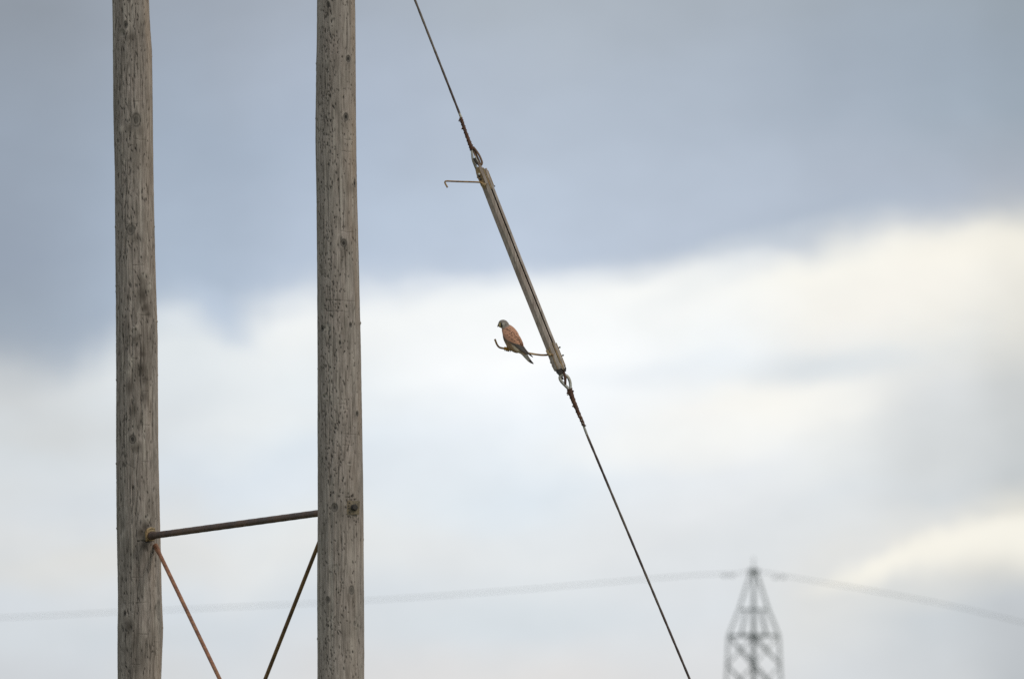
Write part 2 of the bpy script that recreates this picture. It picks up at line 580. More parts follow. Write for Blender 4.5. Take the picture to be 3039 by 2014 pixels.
def ground_mat():
    m, N, b = new_mat("meadow")
    ob = N.new('ShaderNodeTexCoord').outputs['Object']
    a = N.noise(ob, 0.03, 6, 0.6)
    c = N.noise(ob, 2.5, 6, 0.65)
    col = N.ramp(a, [(0.35, (0.085, 0.095, 0.035)), (0.55, (0.13, 0.13, 0.06)), (0.7, (0.17, 0.15, 0.08))])
    col = N.mix(N.ramp(c, [(0.35, 0.6), (0.6, 0.0)]), col, (0.05, 0.06, 0.025))
    N.put(b.inputs['Base Color'], col)
    b.inputs['Roughness'].default_value = 0.95
    bump(N, b, c, 0.6, 0.05)
    return m


# ------------------------------------------------------------------ ground
g = MB()
S = 9000.0
n = 24
vs = [(-S + 2 * S * i / n, -S + 2 * S * j / n, 0) for i in range(n + 1) for j in range(n + 1)]
fs = [(i * (n + 1) + j, (i + 1) * (n + 1) + j, (i + 1) * (n + 1) + j + 1, i * (n + 1) + j + 1) for i in range(n) for j in range(n)]
g.add(vs, fs)
tag(g.build('ground', ground_mat()), kind='structure')


# ------------------------------------------------------------------ wooden poles
def field(nr, nc, cell_r, cell_c, seed):
    """smooth periodic-in-columns random field with given cell sizes (in samples), range about -1..1"""
    r = np.random.default_rng(seed)
    gr, gc = max(2, int(nr / cell_r) + 3), max(3, int(round(nc / cell_c)))
    a = r.standard_normal((gr, gc)) * 0.6
    a = np.concatenate([a, a[:, :2]], 1)
    ri = np.arange(nr) / nr * (gr - 2)
    ci = np.arange(nc) / nc * gc
    r0 = ri.astype(int)
    c0 = ci.astype(int)
    fr = (ri - r0)[:, None]
    fc = (ci - c0)[None, :]
    fr = fr * fr * (3 - 2 * fr)
    fc = fc * fc * (3 - 2 * fc)
    A = a[r0][:, c0]
    B = a[r0 + 1][:, c0]
    C = a[r0][:, c0 + 1]
    E = a[r0 + 1][:, c0 + 1]
    return (A * (1 - fr) + B * fr) * (1 - fc) + (C * (1 - fr) + E * fr) * fc


class Pole:
    def __init__(self, Y, left, right, top_z, seed, NC=264):
        self.Y = Y
        dz = 0.003
        zlo, zhi = z_at(2060, Y), z_at(-50, Y)
        vis = np.arange(zlo, zhi, dz)
        low = np.linspace(-0.05, zlo - 0.02, 90)
        high = np.linspace(zhi + 0.02, top_z, 50)
        self.z = np.concatenate([low, vis, high])
        NR = len(self.z)
        self.NC, self.NR = NC, NR
        kpx = K * Y * (1 + math.tan(PITCH) ** 2 * 0) / math.cos(PITCH) ** 0
        py = np.array([py_of(z, Y) for z in self.z])
        self.py = py
        ly, lx = zip(*left)
        ry, rx = zip(*right)
        L = np.interp(py, ly, lx)
        Rr = np.interp(py, ry, rx)
        # continue the taper outside the frame
        taper = (Rr[np.argmin(abs(py - 1900))] - L[np.argmin(abs(py - 1900))] - Rr[np.argmin(abs(py - 100))] + L[np.argmin(abs(py - 100))]) / 1800.0
        ext = np.where(py > 2014, (py - 2014), np.where(py < 0, py, 0)) * taper / 2
        L = L - ext
        Rr = Rr + ext
        self.pxm = np.array([(px_to(1520.5, p, Y).x - px_to(1519.5, p, Y).x) for p in py[::40]]).mean()
        self.cx = (L + Rr) / 2
        self.rad = (Rr - L) / 2
        self.th = np.arange(NC) / NC * 2 * math.pi - math.pi   # 0 faces the camera
        self.H = np.zeros((NR, NC))
        self.A = {k: np.zeros((NR, NC)) for k in ('pit', 'stain', 'warm', 'green', 'pale')}
        self.seed = seed
        self.vis = (len(low), len(low) + len(vis))

    def th_of(self, px, py):
        i = int(np.argmin(abs(self.py - py)))
        u = (px - self.cx[i]) / self.rad[i]
        return math.asin(max(-0.97, min(0.97, u))), i

    def stamp(self, th, i, wx_mm, hz_mm, key, amp, depth=0.0, tilt=0.0, power=2.0, ring=False):
        """soft ellipse centred on angle th, row i; half width/height in mm"""
        r_m = self.rad[i] * self.pxm
        rows = int(hz_mm / 3 * 1.9) + 2
        a, b = max(0, i - rows), min(self.NR, i + rows + 1)
        zz = (self.z[a:b] - self.z[i])[:, None] * 1000
        d = (self.th - th + math.pi) % (2 * math.pi) - math.pi
        cc = np.where(abs(d) < max(0.05, wx_mm / 1000 / r_m * 2.2 + abs(tilt) * hz_mm / 1000 / r_m * 2))[0]
        xx = d[cc][None, :] * r_m * 1000 - tilt * zz
        q = (xx / wx_mm) ** 2 + (zz / hz_mm) ** 2
        if ring:
            w = np.exp(-((np.sqrt(q) - 1) / 0.28) ** 2)
        else:
            w = np.exp(-q ** (power / 2) * 1.4)
        sub = np.ix_(range(a, b), cc)
        if key:
            self.A[key][sub] = np.maximum(self.A[key][sub], w * amp) if amp > 0 else self.A[key][sub] * (1 - w * -amp)
        if depth:
            self.H[sub] -= w * depth / 1000

    def knot(self, px, py, w=5.5, h=7, dark=0.9, bulge=5, stain=True, sdx=4, sdy=34, samt=0.55):
        th, i = self.th_of(px, py)
        s = self.pxm * 1000
        self.stamp(th, i, w * s * 2.4, h * s * 2.6, None, 0, -bulge)
        self.stamp(th, i, w * s * 1.9, h * s * 1.7, 'pale', 0.7)
        w, h = w * 1.18, h * 1.18
        self.stamp(th, i, w * s, h * s, 'pit', dark, 6.0, power=5)
        self.stamp(th, i, w * s * 1.1, h * s * 1.1, 'pit', min(1, dark + .1) * .8, 2.0, ring=True)
        if stain:
            th2, j = self.th_of(px + sdx, py + sdy)
            self.stamp(th2, j, 17 * s, 22 * s, 'stain', samt)
            self.stamp(th2 + 0.05, j, 11 * s, 13 * s, 'stain', samt * 0.7)

    def line(self, pts, wid=1.6, amp=0.85, depth=3.5, wob=2.0):
        """crack through photo points"""
        r = np.random.default_rng(int(pts[0][0] * 7 + pts[0][1]))
        for (x0, y0), (x1, y1) in zip(pts[:-1], pts[1:]):
            Ls = math.hypot(x1 - x0, y1 - y0)
            m = max(2, int(Ls / 5))
            horiz = abs(x1 - x0) > abs(y1 - y0)
            for k in range(m):
                f = k / m
                fade = 0.55 + 0.45 * math.sin(k * 0.9 + x0)
                px = x0 + (x1 - x0) * f + (0 if horiz else wob * math.sin(y0 * .1 + k * 0.23))
                pyy = y0 + (y1 - y0) * f + (wob * math.sin(k * 0.7) if horiz else 0)
                th, i = self.th_of(px, pyy)
                if horiz:
                    self.stamp(th, i, 8, wid * 2.4, 'pit', amp * fade, depth)
                else:
                    self.stamp(th, i, wid * 1.6, 9, 'pit', amp * fade, depth)

    def flecks(self, count, band=None, seed=1, big=1.0, ln=1.0):
        r = np.random.default_rng(seed)
        v0, v1 = self.vis
        clump = field(self.NR, self.NC, 70, 22, seed + 5)
        placed = 0
        tries = 0
        while placed < count and tries < count * 6:
            tries += 1
            i = int(r.uniform(v0, v1))
            th = r.uniform(-math.pi, math.pi)
            if band is not None and abs(th) < 1.7 and r.random() < 0.75:
                th = r.normal(band[0], band[1])
            c = int((th + math.pi) / (2 * math.pi) * self.NC) % self.NC
            if clump[i, c] < r.uniform(-1.1, 0.25):
                continue
            w = r.uniform(2.4, 4.6) * big
            h = r.uniform(6, 19) * big * ln
            self.stamp(th, i, w, h, 'pit', r.uniform(0.45, 1.0), r.uniform(2, 5), tilt=r.normal(-0.10, 0.16), power=3)
            placed += 1

    def fibres(self, count, seed, amp=(0.25, 0.7)):
        """long drying cracks that follow the grain"""
        r = np.random.default_rng(seed)
        v0, v1 = self.vis
        for _ in range(count):
            i = int(r.uniform(v0, v1))
            th = r.uniform(-math.pi, math.pi)
            Ln = int(r.uniform(12, 150))
            a0 = r.uniform(*amp)
            w = r.uniform(1.5, 2.6)
            dpt = r.uniform(1, 3)
            ph = r.uniform(0, 6)
            for k in range(0, Ln, 2):
                fade = math.sin(math.pi * (k + 1) / (Ln + 1)) ** 0.5
                i2 = i + k
                if i2 >= v1:
                    break
                th += r.normal(0, 0.0035) + 0.0007 * math.sin(ph + k * 0.05)
                self.stamp(th, i2, w, 4.5, 'pit', a0 * fade * (0.75 + 0.25 * math.sin(k * 0.3 + ph)), dpt * fade)

    def finish(self, name, obj_args, extra_rough=1.0, streaky=1.0):
        NR, NC = self.NR, self.NC
        v0, v1 = self.vis
        cz = (self.z[v1 - 1] - self.z[v0])
        # fine vertical ribs that wander around the trunk, washed-out spring wood between them
        rib = field(NR, NC, 260, 2.0, self.seed) * 0.0009 + field(NR, NC, 420, 5, self.seed + 1) * 0.0015
        und = field(NR, NC, 150, 40, self.seed + 2) * 0.0022
        fine = field(NR, NC, 7, 1.4, self.seed + 3) * 0.0004
        self.H += (rib + und + fine) * extra_rough
        streak = field(NR, NC, 200, 2.2, self.seed + 4)
        self.A['stain'] = np.maximum(self.A['stain'], np.clip(streak - 0.3, 0, 1) * 0.6 * streaky)
        broad = field(NR, NC, 160, 26, self.seed + 9) + 0.5 * field(NR, NC, 40, 9, self.seed + 10)
        self.A['stain'] = np.maximum(self.A['stain'], np.clip(broad - 0.35, 0, 1) * 0.4 * streaky)
        pl = field(NR, NC, 120, 3.0, self.seed + 6)
        self.A['pale'] = np.maximum(self.A['pale'], np.clip(pl - 0.3, 0, 1) * 0.6)
        # short and medium streaks, about the width of the growth rings
        s1 = field(NR, NC, 22, 2.6, self.seed + 11)
        s2 = field(NR, NC, 60, 3.4, self.seed + 12)
        s3 = field(NR, NC, 10, 2.4, self.seed + 13)
        mixd = 0.55 * s1 + 0.42 * s2 + 0.45 * s3
        self.A['stain'] = np.maximum(self.A['stain'], np.clip(mixd - 0.22, 0, 1) * 0.6 * streaky)
        self.A['pale'] = np.maximum(self.A['pale'], np.clip(-mixd - 0.28, 0, 1) * 0.62 * streaky)
        self.H -= mixd * 0.0006
        # right side: wood warmth plus painted sunlight; left side: algae plus painted shade
        th = self.th[None, :]
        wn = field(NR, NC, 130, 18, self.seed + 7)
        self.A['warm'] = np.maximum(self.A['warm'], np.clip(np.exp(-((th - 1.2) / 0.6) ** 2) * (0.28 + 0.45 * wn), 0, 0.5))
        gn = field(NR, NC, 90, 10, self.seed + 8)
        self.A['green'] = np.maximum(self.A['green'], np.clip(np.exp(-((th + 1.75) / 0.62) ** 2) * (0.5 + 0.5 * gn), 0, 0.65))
        r = (self.rad * self.pxm)[:, None] + self.H
        # world centre of each row
        cxm = np.array([px_to(c, p, self.Y).x if -800 < p < 2800 else np.nan for c, p in zip(self.cx, self.py)])
        good = ~np.isnan(cxm)
        cxm = np.interp(self.z, self.z[good], cxm[good])
        base = Vector((float(cxm[0]), self.Y, 0))
        X = cxm[:, None] + r * np.sin(th) - base.x
        Yc = -r * np.cos(th)
        Z = np.repeat(self.z[:, None], NC, 1)
        # top cap, slightly domed
        co = np.stack([X, Yc, Z], -1).reshape(-1, 3)
        ti = len(co)
        co = np.concatenate([co, [[X[-1].mean(), Yc[-1].mean(), self.z[-1] + 0.04]]])
        i, j = np.meshgrid(np.arange(NR - 1), np.arange(NC), indexing='ij')
        jn = (j + 1) % NC
        quads = np.stack([i * NC + j, i * NC + jn, (i + 1) * NC + jn, (i + 1) * NC + j], -1).reshape(-1, 4)
        tri = np.array([[(NR - 1) * NC + k, (NR - 1) * NC + (k + 1) % NC, ti] for k in range(NC)])
        me = bpy.data.meshes.new(name)
        me.vertices.add(len(co))
        me.vertices.foreach_set('co', co.astype(np.float32).ravel())
        loops = np.concatenate([quads.ravel(), tri.ravel()])
        me.loops.add(len(loops))
        me.loops.foreach_set('vertex_index', loops.astype(np.int32))
        me.polygons.add(len(quads) + len(tri))
        starts = np.concatenate([np.arange(len(quads)) * 4, len(quads) * 4 + np.arange(len(tri)) * 3])
        me.polygons.foreach_set('loop_start', starts.astype(np.int32))
        me.update(calc_edges=True)
        me.validate()
        for k, a in self.A.items():
            at = me.attributes.new(k, 'FLOAT', 'POINT')
            at.data.foreach_set('value', np.concatenate([np.clip(a, 0, 1).ravel(), [0]]).astype(np.float32))
        me.polygons.foreach_set('use_smooth', [True] * len(me.polygons))
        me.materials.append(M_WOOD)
        root = thing('wooden_pole', base, *obj_args)
        o = bpy.data.objects.new('shaft', me)
        COL.objects.link(o)
        o.parent = root
        self.root = root
        return root

    def surf(self, px, py, out=0.0):
        """point on the trunk surface and its outward normal"""
        th, i = self.th_of(px, py)
        r = self.rad[i] * self.pxm + out
        nrm = Vector((math.sin(th), -math.cos(th), 0))
        c = px_to(self.cx[i], self.py[i], self.Y)
        return c + nrm * r, nrm


GROUP_POLES = 'pair of wooden poles forming one frame'
YL, YR = D + 2.77, D
LP = Pole(YL,
          [(-50, 332.5), (0, 333.5), (150, 335), (400, 339), (500, 340.5), (700, 341), (862, 342.2), (1000, 344),
           (1134, 345.2), (1300, 345.6), (1386, 346.3), (1500, 346.8), (1575, 347.5), (1700, 349.5), (1800, 350.2), (1860, 349.0), (1950, 349.0), (2014, 349.6), (2100, 350)],
          [(-50, 441), (0, 442.6), (60, 445.5), (100, 448), (150, 452), (270, 453.5), (400, 454.6), (500, 455.3), (600, 456.5), (690, 458.2), (770, 459.5), (870, 462.5), (950, 465.4),
           (1000, 466.8), (1118, 467.6), (1300, 469), (1400, 471.8), (1500, 474.8), (1600, 477.3), (1700, 478.6), (1760, 480.0), (1810, 482.0), (1860, 484.3), (1900, 483.4), (1960, 480.7), (2014, 478.9), (2100, 477.5)],
          12.6, 101)
RP = Pole(YR,
          [(-50, 941), (0, 940.6), (120, 940), (185, 938.8), (280, 938.4), (350, 937.6), (420, 937.4), (500, 938.4), (560, 939.6), (700, 940.2), (820, 940.6), (1000, 942), (1090, 942.4),
           (1250, 941.6), (1400, 942.2), (1500, 942.4), (1700, 941.6), (2014, 942), (2100, 942)],
          [(-50, 1053.5), (0, 1054), (200, 1055.2), (350, 1056.3), (500, 1058.2), (600, 1060), (700, 1062.6), (820, 1065.2), (950, 1068.3), (1000, 1069.6), (1100, 1071.8), (1250, 1075.6), (1400, 1077.6),
           (1500, 1078.4), (1700, 1079.7), (1850, 1081), (2014, 1081.2), (2100, 1082)],
          12.8, 202)
# splinters and knots seen on the outlines only
for P_, lst in ((LP, [(-1, 672, 4), (-1, 848, 3), (-1, 866, 3), (-1, 1127, 3), (-1, 1376, 4), (-1, 1567, 4), (1, 672, 3), (1, 954, 5), (1, 1113, 3), (1, 1862, 3), (-1, 152, 2), (1, 168, 2)]),
                (RP, [(-1, 190, 3), (-1, 352, 2), (-1, 1094, 2), (1, 958, 4), (1, 960, 3), (-1, 1895, 3), (1, 1600, 2), (-1, 1235, -3)])):
    for sd, y, d_ in lst:
        P_.stamp(sd * 1.42, int(np.argmin(abs(P_.py - y))), 22, 7, None, 0, -d_ * 1.1)

# --- left pole: knots, stains, checks
LP.knot(374, 78, 4, 8, 0.9, 5, True, 16, 34, 0.5)
LP.knot(363, 105, 8, 9, 0.25, 4, False)
LP.knot(405.5, 361, 9, 14, 0.72, 7, True, 12, 30, 0.5)
LP.knot(389, 686, 8, 11, 0.72, 8, True, 18, 26, 0.6)
LP.knot(395, 1306, 6.5, 9, 0.9, 8, True, 20, 24, 0.55)
LP.knot(372, 1820, 3.2, 6, 1.0, 4, True, 10, 30, 0.35)
LP.knot(471, 1812, 7, 20, 0.5, 5, False)
LP.knot(400, 990, 7, 8, 0.2, 9, True, 10, 18, 0.62)
LP.knot(445, 850, 5, 6, 0.1, 8, False)
for (x, y, w, h, a) in [(392, 115, 26, 18, .42), (425, 110, 20, 16, .35), (385, 385, 18, 16, .35), (425, 880, 22, 46, .62), (432, 915, 20, 26, .6), (418, 840, 16, 30, .35),
                        (440, 935, 18, 12, .5), (425, 1055, 20, 15, .5), (422, 1100, 26, 36, .65), (432, 1130, 20, 24, .5), (385, 1150, 22, 32, .45), (398, 1220, 20, 36, .42), (430, 1180, 18, 26, .38),
                        (405, 1335, 22, 18, .42), (432, 1565, 17, 22, .68), (420, 1585, 14, 22, .55), (432, 1624, 26, 22, .62), (380, 1640, 22, 60, .32), (385, 1860, 26, 30, .5), (400, 1915, 22, 30, .36), (420, 1650, 26, 50, .3), (415, 1960, 30, 60, .34), (365, 1560, 14, 24, .3)]:
    th, i = LP.th_of(x, y)
    LP.stamp(th, i, w * 1.7, h * 1.85, 'stain', min(0.97, a * 1.75), 1.0)
for (x, y, w, h, a) in [(424, 870, 15, 90, .5), (412, 1130, 20, 110, .45), (405, 1240, 18, 90, .4), (415, 1440, 16, 90, .38), (412, 1700, 20, 110, .5), (402, 1900, 26, 100, .45), (430, 1960, 12, 70, .45), (392, 690, 20, 60, .3), (405, 480, 18, 80, .3), (350, 1250, 7, 300, .3), (350, 450, 7, 300, .3)]:
    th, i = LP.th_of(x, y)
    LP.stamp(th, i, w * 1.7, h * 1.85, 'stain', a, 0.6)
for (x, y, w, h) in [(362, 385, 10, 12), (392, 1075, 9, 26), (380, 1110, 12, 12), (430, 820, 8, 14), (440, 866, 10, 14), (402, 975, 9, 9), (366, 1590, 9, 24), (440, 1540, 14, 16), (462, 1840, 8, 30)]:
    th, i = LP.th_of(x, y)
    LP.stamp(th, i, w * 1.85, h * 1.85, 'pale', 0.6, -2.5, tilt=0.15)
for pts in [[(406, 1460), (407, 1530), (409, 1620), (412, 1720), (410, 1820)], [(446, 1640), (446, 1760), (444, 1860), (447, 2014)], [(400, 300), (401, 330)], [(440, 560), (441, 700), (442, 800)],
            [(416, 1000), (420, 1180), (424, 1290)], [(368, 990), (369, 1200), (371, 1380)], [(409, 1330), (408, 1450)], [(403, 30), (402, 240)], [(424, 80), (425, 330)], [(346, 60), (347, 400)], [(350, 1000), (352, 1300)], [(433, 1900), (434, 1965)],
            [(392, 1450), (394, 1560)], [(375, 480), (372, 800)]]:
    LP.line(pts, 1.5, 0.85, 3.5)
for pts in [[(404, 416), (436, 420)], [(392, 435), (403, 436)], [(397, 790), (432, 790)], [(415, 937), (448, 939)], [(388, 1067), (412, 1067)], [(425, 1128), (446, 1130)], [(428, 1163), (446, 1162)], [(426, 1264), (448, 1263)],
            [(360, 1220), (374, 1220)], [(410, 1790), (440, 1790)], [(412, 1882), (443, 1884)], [(460, 1905), (478, 1907)], [(462, 1943), (476, 1945)], [(380, 668), (412, 668)], [(380, 1380), (404, 1394)], [(396, 305), (428, 306)], [(428, 1372), (446, 1371)],
            [(384, 1790), (398, 1791)], [(393, 1972), (418, 1973)], [(392, 1715), (424, 1716)]]:
    LP.line(pts, 1.0, 0.6, 2.0, 0.8)
# bolt recess around the spreader's end
for (x, y, w, h, a, d) in [(412, 1607.5, 5, 2.5, .95, 6), (424, 1606, 8, 2.5, .8, 5), (438, 1608, 10, 4, 1.0, 9), (452, 1604, 7, 5, .9, 7), (434, 1536, 2.5, 5, .95, 6), (446, 1553, 3, 5, .8, 5), (441, 1562, 4, 3, .7, 4), (449, 1560, 3, 6, .7, 4), (464, 1663, 2.5, 8, .85, 5), (462, 1680, 2.5, 6, .85, 5), (454, 1640, 3, 4, .8, 4)]:
    th, i = LP.th_of(x, y)
    LP.stamp(th, i, w * 1.85, h * 1.85, 'pit', a, d, power=3)
LP.flecks(800, (-0.55, 0.5), 31, 1.0)
LP.flecks(900, None, 33, 0.8)

# --- right pole
RP.knot(1033.5, 178, 5.5, 7, 0.97, 6, True, 0, 20, 0.3)
RP.knot(1027, 350, 5.5, 8, 0.97, 6, True, -8, 26, 0.3)
RP.knot(1052, 545, 4, 8, 0.95, 6, True, -8, 16, 0.5)
RP.knot(1020.5, 724, 6.5, 8, 0.95, 6, True, 10, 14, 0.35)
RP.knot(958, 977, 4.5, 6.5, 0.97, 3, False)
RP.knot(971, 978, 9, 12, 0.15, 7, False)
RP.knot(1041, 967, 3.5, 5, 0.95, 4, False)
RP.knot(1060, 1228, 4, 5, 0.97, 6, True, -6, 12, 0.35)
RP.knot(993, 1509, 6.5, 8.5, 0.80, 2, True, 16, 8, 0.3)
RP.knot(1043.5, 1752, 6, 9, 0.75, 6, True, -4, 18, 0.32)
RP.knot(973, 1781, 5, 7, 0.80, 5, True, 4, 30, 0.3)
RP.knot(974, 18, 4, 6, 0.9, 4, True, 4, 12, 0.4)
RP.knot(1053, 1852, 3, 5, 0.6, 3, False)
RP.knot(948, 1238, 3, 9, 0.8, 4, False)
RP.knot(996, 1688, 7, 8, 0.3, 5, False)
RP.knot(966, 1178, 6, 6, 0.2, 4, False)
for (x, y, w, h, a) in [(955, 250, 14, 40, .3), (985, 240, 20, 30, .22), (965, 1790, 22, 24, .26), (1010, 1530, 16, 14, .25), (1042, 1545, 22, 16, .35), (1040, 1485, 20, 12, .4), (965, 205, 14, 20, .35)]:
    th, i = RP.th_of(x, y)
    RP.stamp(th, i, w * 1.85, h * 1.85, 'stain', a, 0.8)
for (x, y, w, h) in [(979, 95, 3, 14), (973, 190, 4, 14), (1005, 700, 9, 6), (990, 70, 12, 30), (1040, 420, 12, 40), (1035, 850, 12, 40), (972, 1440, 4, 18), (1045, 1650, 14, 60), (1050, 1100, 10, 60), (1046, 1930, 14, 60)]:
    th, i = RP.th_of(x, y)
    RP.stamp(th, i, w * 1.85, h * 1.85, 'pale', 0.42, -0.8)
for pts in [[(958, 330), (960, 364)], [(958, 418), (960, 450)], [(960, 480), (958, 520)], [(976, 1130), (976, 1230)], [(1030, 1190), (1029, 1265)], [(978, 840), (984, 920)], [(1020, 570), (1021, 690)], [(1025, 750), (1026, 850)],
            [(986, 200), (988, 240)], [(965, 1065), (977, 1098)], [(977, 1258), (976, 1325)], [(1006, 1320), (1005, 1440)], [(1055, 905), (1050, 930)], [(1061, 1340), (1066, 1390)], [(1006, 560), (1007, 620)], [(1012, 1560), (1013, 1760)], [(950, 560), (951, 700)]]:
    RP.line(pts, 1.4, 0.8, 3.0, 1.4)
for pts in [[(1024, 417), (1050, 419)], [(970, 925), (1034, 929)], [(970, 893), (1058, 897)], [(1025, 1290), (1072, 1293)], [(1020, 1323), (1052, 1325)], [(1004, 1202), (1028, 1200)], [(1015, 690), (1058, 693)], [(1018, 452), (1050, 454)], [(975, 926), (992, 928)]]:
    RP.line(pts, 1.0, 0.55, 2.0, 0.8)
# torn wood round the square washer, curled splinter
for (x, y, w, h, a, d) in [(1046, 1475, 5, 4, .95, 7), (1036, 1478, 6, 2, .85, 4), (1028, 1477, 5, 1.6, .7, 3), (1054, 1484, 5, 2.4, 1, 6), (1043, 1485, 3, 2, .9, 4), (1047, 1472, 2, 5, .8, 4), (1035, 1536, 3.5, 3, .9, 4), (1041, 1537, 2.5, 3, .8, 4),
                           (1043, 1528, 4, 2, .8, 3), (1060, 1528.5, 7, 1.6, .9, 4), (1066, 1502, 2, 14, .85, 5), (1063, 1543, 3, 5, .8, 4), (1058, 1551, 4, 4, .85, 4), (1052, 1547, 3, 4, .6, 3), (1030, 1529, 3, 2, .7, 3), (1037, 1376, 5, 1.6, .9, 4), (974, 1432, 2.5, 7, .9, 4)]:
    th, i = RP.th_of(x, y)
    RP.stamp(th, i, w * 1.85, h * 1.85, 'pit', a, d, power=3)
th, i = RP.th_of(1039, 1382)
RP.stamp(th, i, 6 * 1.85, 2.2 * 1.85, 'pale', 0.95, -5)
RP.flecks(1300, (-0.45, 0.40), 41, 1.0, 0.7)
RP.flecks(1200, None, 43, 0.85, 0.7)

LP.fibres(170, 61)
RP.fibres(60, 62)
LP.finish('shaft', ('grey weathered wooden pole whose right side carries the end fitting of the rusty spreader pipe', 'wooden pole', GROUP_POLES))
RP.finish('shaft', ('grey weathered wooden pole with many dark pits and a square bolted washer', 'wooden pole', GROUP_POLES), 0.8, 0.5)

# fitting on the left pole: ochre eye plate that takes the pipe end
p, nrm = LP.surf(446, 1589, 0.004)
tng = Vector((0, 0, 1)).cross(nrm).normalized()
mb = MB()
ring = []
for k in range(22):
    a = 2 * math.pi * k / 22
    ring.append((math.cos(a) * 0.033 * (1 + 0.10 * math.sin(3 * a + 1)), math.sin(a) * 0.037 * (1 + 0.07 * math.cos(2 * a))))
mb.prism(lambda s: [p + tng * x + Vector((0, 0, y)) + nrm * s for x, y in ring], [-0.012, 0.008, 0.012])
mb.tube([p + tng * -0.024 + Vector((0, 0, -0.034)), p + tng * -0.030 + nrm * .012, p + tng * -0.024 + Vector((0, 0, 0.030)) + nrm * .012, p + Vector((0, 0, 0.038)) + nrm * .010, p + tng * 0.024 + Vector((0, 0, 0.034)) + nrm * .006], 0.0065, 8)
plate = mb.build('bracket_plate', M_YRUST, LP.root, auto=R(35))
mb = MB()
mb.tube([p + nrm * 0.008 + tng * 0.002, p + nrm * 0.040 + tng * 0.004], [0.021, 0.019], 12)
mb.build('bolt_head', M_DARK, plate, auto=R(35))

# square washer and bolt on the right pole
p, nrm = RP.surf(1047.5, 1508.5, 0.0035)
nrm = (nrm + Vector((-0.35, 0, 0))).normalized()
tng = Vector((0, 0, 1)).cross(nrm).normalized()
if tng.x < 0:
    tng = -tng
mb = MB()
s = 0.0355
mb.box(p, tng * s, Vector((0.002, 0, s * 1.08)), nrm * 0.006)
washer = mb.build('square_washer', M_WASH, RP.root, bevel=0.0015)
mb = MB()
c = p + nrm * 0.006 + tng * 0.004
hexa = [(math.cos(a) * 0.020, math.sin(a) * 0.020) for a in [k * math.pi / 3 + 0.2 for k in range(6)]]
mb.prism(lambda q: [c + tng * x + Vector((0, 0, y)) + nrm * q for x, y in hexa], [0.0, 0.014])
mb.tube([c + nrm * 0.013, c + nrm * 0.030], 0.013, 12)
b_ = mb.build('bolt', M_DARK, washer, bevel=0.001)
# small secondary plug of the washer
mb = MB()
for dx_, dz_ in ((-0.026, 0.010), (-0.026, -0.004), (-0.022, -0.026), (-0.022, 0.026)):
    q = p + tng * dx_ + Vector((0, 0, dz_)) + nrm * 0.005
    mb.tube([q, q + nrm * 0.005], 0.0035, 8)
mb.build('stud', M_DARK, washer)


# ------------------------------------------------------------------ spreader pipe between the poles
def YRback(px, py):
    return YR + RP.rad[int(np.argmin(abs(RP.py - py)))] * RP.pxm


pa = px_to(448, 1589.5, YL - 0.118)
pb = px_to(972, 1518.4, YR + 0.115)
root = thing('spreader_pipe', (pa + pb) / 2, 'thick dark rusty pipe slanting across the gap between the two wooden poles', 'brace pipe')
mb = MB()
npt = 60
pts = [pa.lerp(pb, k / npt) for k in range(npt + 1)]
mb.tube(pts, [0.0192 + 0.0004 * math.sin(k * 1.7) for k in range(npt + 1)], 24)
mb.build('pipe', M_PIPE, root, auto=R(40))
mb = MB()
dr = (pb - pa).normalized()
mb.tube([pa - dr * 0.012, pa + dr * 0.004, pa + dr * 0.030, pa + dr * 0.034], [0.020, 0.0235, 0.0235, 0.019], 20)
mb.build('end_collar', M_PIPE, root, auto=R(40))


# ------------------------------------------------------------------ tie rods (cross bracing below the pipe)
def tie_rod(a, b, label, mat, r):
    root = thing('tie_rod', (a + b) / 2, label, 'tie rod', 'steel tie rods of the cross bracing')
    mb = MB()
    m = 70
    mb.tube([a.lerp(b, k / m) for k in range(m + 1)], r, 16)
    mb.build('rod', mat, root, smooth=True)
    d_ = (b - a).normalized()
    for q, sg in ((a, 1), (b, -1)):
        mb = MB()
        mb.tube([q - d_ * sg * 0.02, q + d_ * sg * 0.03, q + d_ * sg * 0.07], [r * 1.25, r * 1.3, r * 1.02], 12, flat=0.7)
        mb.build('flattened_end', mat, root, smooth=True)
    return root


# left rod: front of the left pole, down to the back of the right pole
a1 = px_to(463.5, 1622, YL - 0.105)
s1 = px_to(562.5, 1820, YL - 0.105 - (562.5 - 463.5) / 520 * 2.5)
s2 = px_to(655, 2020, YL - 0.105 - (655 - 463.5) / 520 * 2.5)
dirn = (s2 - a1)
dirn = dirn / -dirn.y
b1 = a1 + dirn * (a1.y - (YR + 0.10))
tie_rod(a1, b1, 'orange-brown rusty rod running down to the right from the left wooden pole', M_ROD, 0.0112)
a2 = px_to(966, 1560, YR + 0.13)
s2 = px_to(787, 2014, YR + 0.13 + (966 - 787) / 520 * 2.6)
dirn = (s2 - a2)
dirn = dirn / dirn.y
b2 = a2 + dirn * ((YL + 0.10) - a2.y)
tie_rod(a2, b2, 'dark brown rusty rod running down to the left from behind the right wooden pole', M_RODD, 0.0110)

# ------------------------------------------------------------------ guy wire with its strain insulator
AX = Vector((0.3684, 0.9297))
LT = Vector((0.9297, -0.3684))
C0 = Vector((1450.5, 561.0))


def B(t_, l_, dep=0.0):
    """point in the insulator's own frame: along, across (photo px) and towards the viewer (px)"""
    q = C0 + AX * t_ + LT * l_
    return G(q.x, q.y, dep * PX)


guy = thing('guy_wire', B(250, 0), 'rusty guy wire with a long two-bar strain insulator where the falcon perches', 'guy wire')

